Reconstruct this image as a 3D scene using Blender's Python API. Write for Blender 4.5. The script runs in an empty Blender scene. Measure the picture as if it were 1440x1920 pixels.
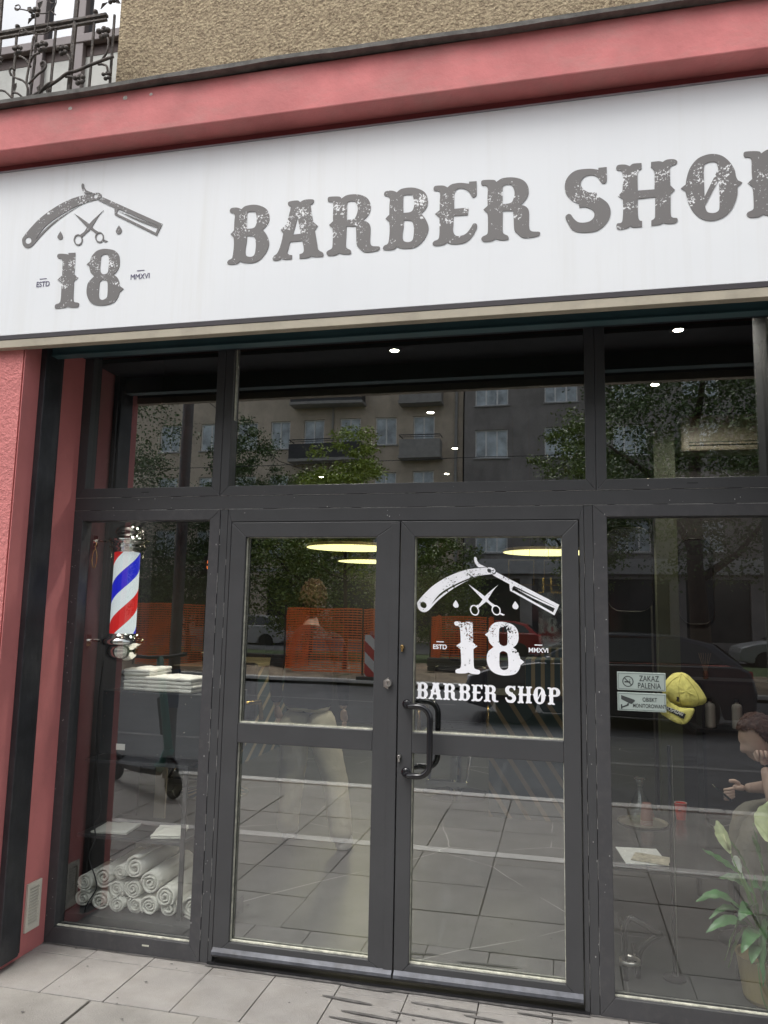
import bpy, bmesh, math, random
from mathutils import Vector, Matrix, noise
random.seed(7)
PI = math.pi
sc = bpy.context.scene
COL = sc.collection
# ---------------------------------------------------------------- camera
cam_d = bpy.data.cameras.new("camera")
cam = bpy.data.objects.new("camera", cam_d); COL.objects.link(cam)
cam_d.sensor_fit = 'VERTICAL'; cam_d.sensor_height = 24.0
cam_d.lens = 1442.0/1920*24.0
cam_d.clip_start = 0.05; cam_d.clip_end = 600
yaw, pitch, roll = 0.2300067, 0.1292134, 0.0201875
f = Vector((-math.sin(yaw)*math.cos(pitch), math.cos(yaw)*math.cos(pitch), math.sin(pitch)))
r = Vector((math.cos(yaw), math.sin(yaw), 0)); u = r.cross(f)
r2 = r*math.cos(roll)+u*math.sin(roll); u2 = -r*math.sin(roll)+u*math.cos(roll)
cam.matrix_world = Matrix((( r2.x,u2.x,-f.x,0),(r2.y,u2.y,-f.y,-3.5),(r2.z,u2.z,-f.z,1.61),(0,0,0,1)))
sc.camera = cam
# ---------------------------------------------------------------- sky, sun, exposure
SUN_EL, SUN_AZ = math.radians(60), math.radians(205)
w = bpy.data.worlds.new("World"); sc.world = w; w.use_nodes = True
nt = w.node_tree; bg = nt.nodes['Background']
sky = nt.nodes.new('ShaderNodeTexSky'); sky.sky_type = 'NISHITA'; sky.sun_disc = False
sky.sun_elevation = SUN_EL; sky.sun_rotation = SUN_AZ; sky.dust_density = 4; sky.air_density = 1.0; sky.ozone_density = 1.0
hs = nt.nodes.new('ShaderNodeHueSaturation'); hs.inputs['Saturation'].default_value = 0.28
nt.links.new(sky.outputs[0], hs.inputs['Color']); nt.links.new(hs.outputs[0], bg.inputs['Color'])
bg.inputs['Strength'].default_value = 0.15
sun_d = bpy.data.lights.new("sun", 'SUN'); sun_d.energy = .55; sun_d.angle = math.radians(25); sun_d.color = (1, .97, .93)
sun = bpy.data.objects.new("sun", sun_d); COL.objects.link(sun)
sd = Vector((math.sin(SUN_AZ)*math.cos(SUN_EL), math.cos(SUN_AZ)*math.cos(SUN_EL), math.sin(SUN_EL)))
sun.rotation_euler = sd.to_track_quat('Z', 'Y').to_euler()
vs = sc.view_settings; vs.view_transform = 'Standard'; vs.look = 'None'; vs.gamma = 1; vs.exposure = 0.85
sc.cycles.transparent_max_bounces = 24; sc.cycles.max_bounces = 8; sc.cycles.glossy_bounces = 5
sc.cycles.caustics_reflective = False; sc.cycles.caustics_refractive = False
sc.cycles.sample_clamp_indirect = 4

# ---------------------------------------------------------------- materials
MATS = {}
def new_mat(name):
    m = bpy.data.materials.new(name); m.use_nodes = True
    return m, m.node_tree, m.node_tree.nodes['Principled BSDF']
def N(t, kind, **kw):
    n = t.nodes.new('ShaderNode'+kind)
    for k, v in kw.items():
        if k in n.inputs.keys(): n.inputs[k].default_value = v
        else: setattr(n, k, v)
    return n
def coords(t, what='Object', scale=(1,1,1)):
    tc = N(t, 'TexCoord'); mp = N(t, 'Mapping'); mp.inputs['Scale'].default_value = scale
    t.links.new(tc.outputs[what], mp.inputs['Vector']); return mp.outputs[0]
def ramp(t, src, a, b, ca=(0,0,0,1), cb=(1,1,1,1)):
    n = N(t, 'ValToRGB'); n.color_ramp.elements[0].position = a; n.color_ramp.elements[1].position = b
    n.color_ramp.elements[0].color = ca; n.color_ramp.elements[1].color = cb
    t.links.new(src, n.inputs[0]); return n.outputs[0]
def mix(t, fac, a, b, mode='MIX'):
    n = N(t, 'Mix', data_type='RGBA', blend_type=mode)
    for s, v in ((0, fac), (6, a), (7, b)):
        if hasattr(v, 'links'): t.links.new(v, n.inputs[s])
        else: n.inputs[s].default_value = v
    return n.outputs[2]
def c4(c): return (c[0], c[1], c[2], 1)
def M(name, col, rough=.6, metal=0, var=.12, vs=4, bump=0, bs=60, dirt=0, dscale=(1.5,1.5,1.5), dcol=(.05,.045,.04), spec=.5, emit=0, isl=0, sheen=0):
    if name in MATS: return MATS[name]
    m, t, p = new_mat(name)
    v = coords(t)
    n1 = N(t, 'TexNoise', Scale=vs, Detail=6.0, Roughness=.6); t.links.new(v, n1.inputs['Vector'])
    lo = tuple(max(0, c*(1-var)) for c in col); hi = tuple(c*(1+var) for c in col)
    out = mix(t, ramp(t, n1.outputs[0], .3, .7), c4(lo), c4(hi))
    if isl:
        g = N(t, 'NewGeometry'); mr = N(t, 'MapRange'); mr.inputs['To Min'].default_value = 1-isl; mr.inputs['To Max'].default_value = 1+isl
        t.links.new(g.outputs['Random Per Island'], mr.inputs[0])
        vm = N(t, 'VectorMath', operation='SCALE'); t.links.new(out, vm.inputs[0]); t.links.new(mr.outputs[0], vm.inputs['Scale']); out = vm.outputs[0]
    if dirt:
        dv = coords(t, 'Object', dscale)
        n2 = N(t, 'TexNoise', Scale=3.0, Detail=9.0, Roughness=.7); t.links.new(dv, n2.inputs['Vector'])
        k = N(t, 'Math', operation='MULTIPLY'); k.inputs[1].default_value = dirt
        t.links.new(ramp(t, n2.outputs[0], .48, .75), k.inputs[0])
        out = mix(t, k.outputs[0], out, c4(dcol))
    t.links.new(out, p.inputs['Base Color'])
    n3 = N(t, 'TexNoise', Scale=vs*3, Detail=4.0); t.links.new(v, n3.inputs['Vector'])
    mr = N(t, 'MapRange'); mr.inputs['To Min'].default_value = max(0, rough-.08); mr.inputs['To Max'].default_value = min(1, rough+.08)
    t.links.new(n3.outputs[0], mr.inputs[0]); t.links.new(mr.outputs[0], p.inputs['Roughness'])
    p.inputs['Metallic'].default_value = metal; p.inputs['Specular IOR Level'].default_value = spec
    if sheen: p.inputs['Sheen Weight'].default_value = sheen
    if bump:
        nb = N(t, 'TexNoise', Scale=bs, Detail=6.0, Roughness=.65); t.links.new(v, nb.inputs['Vector'])
        b = N(t, 'Bump', Strength=min(1, bump), Distance=.01*max(1, bump)); t.links.new(nb.outputs[0], b.inputs['Height']); t.links.new(b.outputs[0], p.inputs['Normal'])
    if emit:
        p.inputs['Emission Color'].default_value = c4(col); p.inputs['Emission Strength'].default_value = emit
    MATS[name] = m; return m
def glass(name, tint=(.88,.92,.89), f0=.31, k=.66, rough=0.0, smear=0):
    m = bpy.data.materials.new(name); m.use_nodes = True; t = m.node_tree
    t.nodes.remove(t.nodes['Principled BSDF']); out = t.nodes['Material Output']
    tr = N(t, 'BsdfTransparent'); tr.inputs[0].default_value = c4(tint)
    gl = N(t, 'BsdfGlossy'); gl.inputs['Roughness'].default_value = rough; gl.inputs['Color'].default_value = (.96,.98,1,1)
    lw = N(t, 'LayerWeight'); lw.inputs[0].default_value = .5
    pw = N(t, 'Math', operation='POWER'); t.links.new(lw.outputs['Facing'], pw.inputs[0]); pw.inputs[1].default_value = 3.5
    mu = N(t, 'Math', operation='MULTIPLY_ADD'); t.links.new(pw.outputs[0], mu.inputs[0]); mu.inputs[1].default_value = k; mu.inputs[2].default_value = f0
    mu.use_clamp = True
    mx = N(t, 'MixShader'); t.links.new(mu.outputs[0], mx.inputs[0]); t.links.new(tr.outputs[0], mx.inputs[1]); t.links.new(gl.outputs[0], mx.inputs[2])
    last = mx.outputs[0]
    # very slight waviness of the panes
    v = coords(t); nz = N(t, 'TexNoise', Scale=1.3, Detail=1.0); t.links.new(v, nz.inputs['Vector'])
    b = N(t, 'Bump', Strength=.12, Distance=.006); t.links.new(nz.outputs[0], b.inputs['Height']); t.links.new(b.outputs[0], gl.inputs['Normal'])
    if smear:
        df = N(t, 'BsdfDiffuse'); df.inputs[0].default_value = (.7,.75,.75,1)
        v2 = coords(t, 'Object', (9,9,2.2)); n2 = N(t, 'TexNoise', Scale=1.6, Detail=7.0, Roughness=.7, Distortion=.6); t.links.new(v2, n2.inputs['Vector'])
        k2 = N(t, 'Math', operation='MULTIPLY'); t.links.new(ramp(t, n2.outputs[0], .56, .82), k2.inputs[0]); k2.inputs[1].default_value = smear
        k3 = N(t, 'Math', operation='ADD'); t.links.new(k2.outputs[0], k3.inputs[0]); k3.inputs[1].default_value = smear*.06
        m2 = N(t, 'MixShader'); t.links.new(k3.outputs[0], m2.inputs[0]); t.links.new(last, m2.inputs[1]); t.links.new(df.outputs[0], m2.inputs[2]); last = m2.outputs[0]
    t.links.new(last, out.inputs['Surface']); MATS[name] = m; return m
def stripes(name, ca, cb, vec, freq, duty, rough=.4, metal_b=0):
    m, t, p = new_mat(name); tc = N(t, 'TexCoord')
    d = N(t, 'VectorMath', operation='DOT_PRODUCT'); d.inputs[1].default_value = vec; t.links.new(tc.outputs['Object'], d.inputs[0])
    a = N(t, 'Math', operation='MULTIPLY'); a.inputs[1].default_value = freq; t.links.new(d.outputs['Value'], a.inputs[0])
    fr = N(t, 'Math', operation='FRACT'); t.links.new(a.outputs[0], fr.inputs[0])
    g = N(t, 'Math', operation='GREATER_THAN'); g.inputs[1].default_value = duty; t.links.new(fr.outputs[0], g.inputs[0])
    t.links.new(mix(t, g.outputs[0], c4(ca), c4(cb)), p.inputs['Base Color']); p.inputs['Roughness'].default_value = rough
    MATS[name] = m; return m

# ---------------------------------------------------------------- mesh helpers
class MB:
    def __init__(s): s.b = bmesh.new()
    def box(s, x0, x1, y0, y1, z0, z1, rot=None, at=None):
        vs_ = [s.b.verts.new((x, y, z)) for x in (x0, x1) for y in (y0, y1) for z in (z0, z1)]
        for q in ((0,1,3,2),(4,6,7,5),(0,4,5,1),(2,3,7,6),(0,2,6,4),(1,5,7,3)): s.b.faces.new([vs_[i] for i in q])
        if rot is not None: bmesh.ops.rotate(s.b, verts=vs_, cent=at or ((x0+x1)/2,(y0+y1)/2,(z0+z1)/2), matrix=rot)
        return vs_
    def tube(s, pts, rad, n=8, cap=True, closed=False):
        pts = [Vector(p) for p in pts]; L = len(pts); rings = []
        rads = rad if isinstance(rad, (list, tuple)) else [rad]*L
        up = None
        for i, p in enumerate(pts):
            if closed: t = (pts[(i+1) % L]-pts[i-1])
            else: t = (pts[min(i+1, L-1)]-pts[max(i-1, 0)])
            if t.length < 1e-9: t = Vector((0,0,1))
            t.normalize()
            if up is None: up = Vector((0,0,1)) if abs(t.z) < .9 else Vector((1,0,0))
            a = t.cross(up); 
            if a.length < 1e-6: a = t.orthogonal()
            a.normalize(); b = a.cross(t).normalized(); up = b
            rings.append([s.b.verts.new(p+(a*math.cos(2*PI*k/n)+b*math.sin(2*PI*k/n))*rads[i]) for k in range(n)])
        for i in range(L if closed else L-1):
            A, B = rings[i], rings[(i+1) % L]
            for k in range(n): s.b.faces.new((A[k], A[(k+1)%n], B[(k+1)%n], B[k]))
        if cap and not closed:
            s.b.faces.new(rings[0][::-1]); s.b.faces.new(rings[-1])
        return [v for r_ in rings for v in r_]
    def cyl(s, p0, p1, r0, r1=None, n=16): return s.tube([p0, p1], [r0, r0 if r1 is None else r1], n)
    def lathe(s, prof, at=(0,0,0), n=24, axis='z', caps=True):
        rings = []
        for (rr, h) in prof:
            ring = []
            for k in range(n):
                a = 2*PI*k/n; c = (rr*math.cos(a), rr*math.sin(a), h)
                if axis == 'y': c = (c[0], c[2], c[1])
                if axis == 'x': c = (c[2], c[0], c[1])
                ring.append(s.b.verts.new((c[0]+at[0], c[1]+at[1], c[2]+at[2])))
            rings.append(ring)
        for A, B in zip(rings, rings[1:]):
            for k in range(n): s.b.faces.new((A[k], A[(k+1)%n], B[(k+1)%n], B[k]))
        if caps and prof[0][0] > 1e-4: s.b.faces.new(rings[0][::-1])
        if caps and prof[-1][0] > 1e-4: s.b.faces.new(rings[-1])
        return [v for r_ in rings for v in r_]
    def prism(s, poly, y0, y1, plane='xz'):
        def P(a, b, c):
            return (a, c, b) if plane == 'xz' else ((c, a, b) if plane == 'yz' else (a, b, c))
        A = [s.b.verts.new(P(a, b, y0)) for a, b in poly]; B = [s.b.verts.new(P(a, b, y1)) for a, b in poly]
        n = len(poly)
        for i in range(n): s.b.faces.new((A[i], A[(i+1)%n], B[(i+1)%n], B[i]))
        s.b.faces.new(A[::-1]); s.b.faces.new(B)
        return A+B
    def face(s, pts): return s.b.faces.new([s.b.verts.new(p) for p in pts])
    def ball(s, c, r_, sub=2, sc_=(1,1,1)):
        m = Matrix.Translation(c) @ Matrix.Diagonal((r_*sc_[0], r_*sc_[1], r_*sc_[2], 1))
        return bmesh.ops.create_icosphere(s.b, subdivisions=sub, radius=1, matrix=m)['verts']
    def build(s, name, mat, parent=None, smooth=False, bevel=0, sub=0, loc=None):
        bmesh.ops.recalc_face_normals(s.b, faces=s.b.faces)
        me = bpy.data.meshes.new(name); s.b.to_mesh(me); s.b.free()
        if loc is not None:
            me.transform(Matrix.Translation(-Vector(loc)))
        return link(name, me, mat, parent, smooth, bevel, sub, loc)
def link(name, me, mat, parent=None, smooth=False, bevel=0, sub=0, loc=None):
    o = bpy.data.objects.new(name, me); COL.objects.link(o)
    if mat is not None: me.materials.append(mat)
    if smooth:
        for p in me.polygons: p.use_smooth = True
    W = Vector(loc) if loc is not None else Vector((0,0,0)); o['_o'] = tuple(W)
    o.location = W
    if parent is not None:
        o.parent = parent; o.location = W - Vector(parent['_o'])
    if bevel:
        b = o.modifiers.new('bevel', 'BEVEL'); b.width = bevel; b.segments = 2; b.limit_method = 'ANGLE'; b.angle_limit = math.radians(40)
    if sub:
        b = o.modifiers.new('sub', 'SUBSURF'); b.levels = sub; b.render_levels = sub
    return o
def thing(name, label, cat, group=None, at=(0,0,0)):
    o = bpy.data.objects.new(name, None); COL.objects.link(o); o.empty_display_size = .1
    o.location = at; o['_o'] = at
    tag(o, label, cat, group); return o
def tag(o, label, cat, group=None):
    o['label'] = label; o['category'] = cat
    if group: o['group'] = group
    return o
def struct(o): o['kind'] = 'structure'; return o
def copy_tree(o, loc=None, rot=None, parent=None):
    c = o.copy(); COL.objects.link(c)
    if parent is not None: c.parent = parent
    if loc is not None: c.location = loc
    if rot is not None: c.rotation_euler = (0,0,rot)
    for ch in list(o.children): copy_tree(ch, parent=c)
    return c
def grid_wall(b, x0, x1, z0, z1, ops, y, depth):
    """front skin of a wall in the plane y with real openings; depth = signed reveal"""
    xs = sorted(set([x0, x1]+[o[0] for o in ops]+[o[1] for o in ops])); zs = sorted(set([z0, z1]+[o[2] for o in ops]+[o[3] for o in ops]))
    for a, b_ in zip(xs, xs[1:]):
        for c, d in zip(zs, zs[1:]):
            mx_, mz = (a+b_)/2, (c+d)/2
            if any(o[0] < mx_ < o[1] and o[2] < mz < o[3] for o in ops): continue
            b.face([(a,y,c),(b_,y,c),(b_,y,d),(a,y,d)])
    for (a, b_, c, d) in ops:
        e = y+depth
        b.face([(a,y,c),(a,y,d),(a,e,d),(a,e,c)]); b.face([(b_,y,c),(b_,y,d),(b_,e,d),(b_,e,c)])
        b.face([(a,y,c),(b_,y,c),(b_,e,c),(a,e,c)]); b.face([(a,y,d),(b_,y,d),(b_,e,d),(a,e,d)])

def pieces(name, mat, parent, boxes, bevel=0, label=None):
    out = []
    for q in boxes:
        b = MB(); b.box(*q); o = b.build(name, mat, parent, bevel=bevel); out.append(o)
        if label: o['label'] = label
    return out
def parse(s):
    out = []
    for tkn in s.split():
        c = tkn.endswith('!'); a, b = tkn.strip('!').split(','); out.append((int(a)/1000, int(b)/1000, c))
    return out
def smooth_poly(P, n=5):
    L = len(P); out = []
    for i in range(L):
        p1, p2 = P[i], P[(i+1)%L]
        p0 = P[i-1] if not p1[2] else p1; p3 = P[(i+2)%L] if not p2[2] else p2
        if p1[2] and p2[2]: out.append((p1[0], p1[1])); continue
        for k in range(n):
            t = k/n
            out.append(tuple(.5*((2*p1[j])+(-p0[j]+p2[j])*t+(2*p0[j]-5*p1[j]+4*p2[j]-p3[j])*t*t+(-p0[j]+3*p1[j]-3*p2[j]+p3[j])*t**3) for j in (0,1)))
    return out
def curve_mesh(contours, depth=0.0006):
    cu = bpy.data.curves.new('tmp', 'CURVE'); cu.dimensions = '2D'; cu.fill_mode = 'BOTH'; cu.extrude = depth
    for c in contours:
        sp = cu.splines.new('POLY'); sp.points.add(len(c)-1); sp.use_cyclic_u = True
        for i, p in enumerate(c): sp.points[i].co = (p[0], p[1], 0, 1)
    o = bpy.data.objects.new('tmp', cu); COL.objects.link(o)
    dg = bpy.context.evaluated_depsgraph_get(); dg.update()
    me = bpy.data.meshes.new_from_object(o.evaluated_get(dg))
    bpy.data.objects.remove(o); bpy.data.curves.remove(cu)
    return me
def join_meshes(ms, mats=None):
    b = bmesh.new()
    for i, me in enumerate(ms):
        if mats: me.transform(mats[i])
        b.from_mesh(me)
    me = bpy.data.meshes.new('joined'); b.to_mesh(me); b.free(); return me
def text_mesh(s, size, align='CENTER', sx=1.0, bold=0.0):
    cu = bpy.data.curves.new('tmp', 'FONT'); cu.body = s; cu.size = size; cu.align_x = align; cu.extrude = .0005; cu.offset = bold
    o = bpy.data.objects.new('tmp', cu); COL.objects.link(o)
    dg = bpy.context.evaluated_depsgraph_get(); dg.update()
    me = bpy.data.meshes.new_from_object(o.evaluated_get(dg)); me.transform(Matrix.Diagonal((sx,1,1,1)))
    bpy.data.objects.remove(o); bpy.data.curves.remove(cu); return me
UPRIGHT = Matrix.Rotation(PI/2, 4, 'X')
# ---------------------------------------------------------------- palette
m_red = M('red_masonry_paint', (.60,.20,.195), .75, var=.10, vs=2.2, bump=.25, bs=14, dirt=.35, dscale=(1.2,1.2,.7), dcol=(.28,.13,.125))
m_red2 = M('weathered_red_paint', (.57,.18,.178), .75, var=.18, vs=3.5, bump=.6, bs=9, dirt=.75, dscale=(.9,.9,2.2), dcol=(.44,.22,.20))
m_redrough = M('red_roughcast', (.63,.215,.205), .8, var=.08, vs=6, bump=1.6, bs=46, dirt=.25, dcol=(.3,.12,.12))
m_stone = M('dark_plinth_stone', (.06,.05,.05), .8, var=.5, vs=9, bump=.6, bs=30)
m_frame = M('charcoal_window_frame', (.050,.051,.054), .42, var=.07, vs=5, dirt=.12, dscale=(1.5,1.5,1.5), dcol=(.10,.10,.105), bump=.05, bs=90)
m_frame_scuff = M('scuffed_charcoal_frame', (.050,.050,.054), .48, var=.10, vs=6, dirt=.22, dscale=(9,9,9), dcol=(.14,.135,.125), bump=.06, bs=60)
m_guide = M('black_shutter_steel', (.035,.037,.042), .38, metal=.3, var=.35, vs=8, dirt=.5, dscale=(4,4,1), dcol=(.10,.10,.10), bump=.08, bs=50)
m_gasket = M('black_rubber_gasket', (.01,.01,.012), .6)
m_drip = M('worn_aluminium_drip_rail', (.085,.09,.105), .4, metal=.3, var=.4, vs=14, dirt=.6, dscale=(6,6,6))
m_bead = M('pale_glazing_bead', (.55,.55,.46), .6, var=.35, vs=30, dirt=.6, dscale=(14,14,14), dcol=(.12,.11,.1))
m_cream = M('cream_painted_strip', (.40,.36,.28), .6, var=.08, vs=4, dirt=.25, dscale=(2,2,2))
m_teal = M('dark_teal_shutter_rail', (.045,.095,.105), .45, var=.2, vs=3, dirt=.25, dcol=(.05,.06,.06))
m_under = M('dark_soffit', (.012,.014,.02), .6)
m_flash = M('weathered_lead_flashing', (.14,.135,.125), .6, metal=.2, var=.3, vs=14, bump=.5, bs=25, dirt=.6, dscale=(8,8,8))
m_iron = M('rusty_wrought_iron', (.10,.09,.082), .65, metal=.4, var=.45, vs=40, dirt=.6, dscale=(20,20,20), dcol=(.10,.05,.03), bump=.6, bs=80)
m_white = M('white_plastic', (.75,.73,.68), .5, var=.06)
m_black = M('black_matt', (.012,.012,.014), .5)
m_blackgloss = M('glossy_black_tube', (.008,.008,.010), .12, spec=.7)
m_chrome = M('chrome', (.82,.81,.78), .06, metal=1, var=.02)
m_brass = M('brass', (.75,.52,.22), .22, metal=1, var=.1)
m_steel = M('brushed_lock_steel', (.6,.58,.55), .3, metal=1)
m_glass = glass('shop_glass', smear=.0)
m_glass_side = glass('side_window_glass', f0=.175, tint=(.9,.93,.92), smear=.0)
m_glass_top = glass('transom_glass', tint=(.80,.84,.83), f0=.34)
m_glass_low = glass('scratched_shop_glass', smear=.10)
m_towel = M('cream_terry_cloth', (.86,.85,.77), .95, var=.05, vs=12, bump=.9, bs=160, sheen=.3)
m_wood = M('dark_panel', (.03,.03,.033), .4)

# roughcast of the upper storey
m_up, t, p = new_mat('brown_roughcast'); v = coords(t)
n1 = N(t, 'TexNoise', Scale=70.0, Detail=5.0, Roughness=.75); t.links.new(v, n1.inputs['Vector'])
n2 = N(t, 'TexNoise', Scale=2.5, Detail=5.0); t.links.new(v, n2.inputs['Vector'])
base = mix(t, ramp(t, n1.outputs[0], .35, .68), (.16,.11,.065,1), (.62,.50,.32,1))
base = mix(t, ramp(t, n2.outputs[0], .35, .7), base, (.42,.34,.23,1)); 
mm = N(t, 'Mix', data_type='RGBA', blend_type='MIX'); 
t.links.new(mix(t, .35, mix(t, ramp(t, n1.outputs[0], .35, .68), (.18,.125,.075,1), (.66,.54,.35,1)), base), p.inputs['Base Color'])
vo = N(t, 'TexVoronoi', Scale=75.0); t.links.new(v, vo.inputs['Vector'])
b1 = N(t, 'Bump', Strength=1.0, Distance=.012); t.links.new(n1.outputs[0], b1.inputs['Height'])
b2 = N(t, 'Bump', Strength=.6, Distance=.01); t.links.new(vo.outputs[0], b2.inputs['Height']); t.links.new(b1.outputs[0], b2.inputs['Normal']); t.links.new(b2.outputs[0], p.inputs['Normal'])
p.inputs['Roughness'].default_value = .9

# sign face: white acrylic with faint vertical rain streaks
m_sign, t, p = new_mat('white_sign_face'); v = coords(t, 'Object', (9,9,.35))
n1 = N(t, 'TexNoise', Scale=2.0, Detail=8.0, Roughness=.65); t.links.new(v, n1.inputs['Vector'])
v2 = coords(t); n2 = N(t, 'TexNoise', Scale=1.4, Detail=4.0); t.links.new(v2, n2.inputs['Vector'])
a = mix(t, ramp(t, n1.outputs[0], .50, .80), (.765,.785,.80,1), (.71,.72,.715,1))
a = mix(t, ramp(t, n2.outputs[0], .35, .8), a, (.72,.745,.77,1))
t.links.new(a, p.inputs['Base Color']); p.inputs['Roughness'].default_value = .35

def distressed(name, col, fleck=None, thr=.56):
    m, t, p = new_mat(name); v = coords(t)
    n = N(t, 'TexNoise', Scale=105.0, Detail=3.0, Roughness=.65, Distortion=.5); t.links.new(v, n.inputs['Vector'])
    n2 = N(t, 'TexNoise', Scale=16.0, Detail=1.0); t.links.new(v, n2.inputs['Vector'])
    sx = N(t, 'SeparateXYZ'); t.links.new(v, sx.inputs[0])
    g = N(t, 'MapRange'); g.inputs['From Min'].default_value = 0.02; g.inputs['From Max'].default_value = .20; g.inputs['To Min'].default_value = -.12; g.inputs['To Max'].default_value = .0
    t.links.new(sx.outputs['Y'], g.inputs[0])
    a1 = N(t, 'Math', operation='ADD'); t.links.new(n.outputs[0], a1.inputs[0]); t.links.new(g.outputs[0], a1.inputs[1])
    s2 = N(t, 'Math', operation='MULTIPLY_ADD'); t.links.new(n2.outputs[0], s2.inputs[0]); s2.inputs[1].default_value = .55; t.links.new(a1.outputs[0], s2.inputs[2])
    g2 = N(t, 'MapRange'); g2.inputs['From Min'].default_value = .225; g2.inputs['From Max'].default_value = .262; g2.inputs['To Min'].default_value = 0; g2.inputs['To Max'].default_value = .16
    t.links.new(sx.outputs['Y'], g2.inputs[0]); sb = N(t, 'Math', operation='SUBTRACT'); t.links.new(s2.outputs[0], sb.inputs[0]); t.links.new(g2.outputs[0], sb.inputs[1])
    fac = ramp(t, sb.outputs[0], thr+.265, thr+.28)
    if fleck:
        t.links.new(mix(t, fac, c4(col), c4(fleck)), p.inputs['Base Color'])
    else:
        p.inputs['Base Color'].default_value = c4(col)
        inv = N(t, 'Math', operation='SUBTRACT'); inv.inputs[0].default_value = 1; t.links.new(fac, inv.inputs[1]); t.links.new(inv.outputs[0], p.inputs['Alpha'])
    p.inputs['Roughness'].default_value = .45; MATS[name] = m; return m
m_letter = distressed('grey_vinyl_lettering', (.15,.143,.14), (.76,.77,.78), thr=.597)
m_decal = distressed('white_window_vinyl', (.88,.89,.93), None, thr=.575)
m_navy = M('navy_small_lettering', (.09,.08,.16), .5)

# ---------------------------------------------------------------- the ground
m_tile = M('small_entrance_tiles', (.31,.295,.275), .7, var=.10, vs=7, bump=.5, bs=190, dirt=.5, dscale=(2.5,2.5,2.5), dcol=(.24,.22,.19), isl=.04)
m_slab = M('pavement_slabs', (.285,.272,.248), .75, var=.12, vs=5, bump=.5, bs=150, dirt=.5, dscale=(1.5,1.5,1.5), dcol=(.20,.19,.16), isl=.10)
m_joint = M('sandy_joint', (.13,.11,.09), .95, var=.3, vs=20)
m_band = M('light_granite_band', (.58,.57,.53), .7, var=.12, vs=8, bump=.2, bs=90)
m_asph = M('asphalt', (.085,.088,.093), .8, var=.16, vs=1.2, bump=.6, bs=220, dirt=.35, dscale=(.6,.6,.6), dcol=(.05,.05,.052))
m_earth = M('dug_up_sandy_earth', (.24,.19,.13), .95, var=.4, vs=3, bump=1, bs=14)
m_grass = M('rough_grass', (.07,.11,.035), .9, var=.4, vs=4, bump=1, bs=30)
m_line = M('worn_white_line', (.17,.17,.17), .7, var=.25, vs=12)
b = MB(); b.face([(-150,-150,-.16),(150,-150,-.16),(150,150,-.16),(-150,150,-.16)]); struct(b.build('ground', M('ground_soil', (.10,.09,.07), .95)))
b = MB(); b.face([(-60,-3.6,-.014),(60,-3.6,-.014),(60,.02,-.014),(-60,.02,-.014)]); struct(b.build('pavement_bed', m_joint))
b = MB(); g = .0022
def slab(b, x0, x1, y0, y1, top, rnd=.0012, gap=g):
    vs_ = b.box(x0+gap, x1-gap, y0+gap, y1-gap, -.05, top)
    dz = random.uniform(-rnd, rnd); ax = random.uniform(-.002, .002)
    for q in vs_:
        if q.co.z > -.02: q.co.z += dz+(q.co.x-x0)*ax
rows = [(0,.02-.02),]
for (y0, y1) in ((-.113,.0),(-.447,-.113)):
    x = -2.46
    for xr in [-2.16+.3*i for i in range(12)]:
        slab(b, x, min(xr,.95), y0, y1, 0); x = xr
        if xr > .95: break
struct(b.build('entrance_tiles', m_tile, bevel=.0018))
b = MB()
ys = [-.447,-.88,-1.32,-1.77,-1.92]
ys2 = [-2.03,-2.56,-3.10,-3.58]
for Y_ in (ys, ys2):
    for k, (a, c) in enumerate(zip(Y_, Y_[1:])):
        for i in range(-16, 14):
            x = -.46+i*.485+random.uniform(-.004,.004)
            slab(b, x, x+.485, c, a, 0, .002, .0035)
struct(b.build('pavement', m_slab, bevel=.0025))
b = MB()
for i in range(-9, 8):
    slab(b, -.46+i*.97, -.46+(i+1)*.97, -2.03, -1.92, .002, .0008)
struct(b.build('drain_band', m_band, bevel=.003))
b = MB()
for i in range(-30, 30):
    slab(b, i*1.0+.3, i*1.0+1.3, -3.72, -3.585, .012, .001)
struct(b.build('kerb', m_band, bevel=.012))
b = MB()
for s in (-1, 1):
    x0, x1 = (-60,-8.24) if s < 0 else (6.4, 60)
    b.box(x0, x1, -3.58, -.0, -.05, 0)
struct(b.build('outer_pavement', m_slab))
b = MB(); b.face([(-60,-14.2,-.11),(60,-14.2,-.11),(60,-3.6,-.11),(-60,-3.6,-.11)]); struct(b.build('road', m_asph))
b = MB(); b.face([(-60,-6.35,-.106),(60,-6.35,-.106),(60,-6.22,-.106),(-60,-6.22,-.106)])
b.face([(-60,-11.35,-.106),(-2,-11.35,-.106),(-2,-11.22,-.106),(-60,-11.22,-.106)]); struct(b.build('road_marking', m_line))
b = MB()
for i in range(-24, 24): slab(b, i*1.25, i*1.25+1.25, -14.4, -14.18, .03, .004, .006)
struct(b.build('far_kerb', m_band, bevel=.015))
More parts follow.
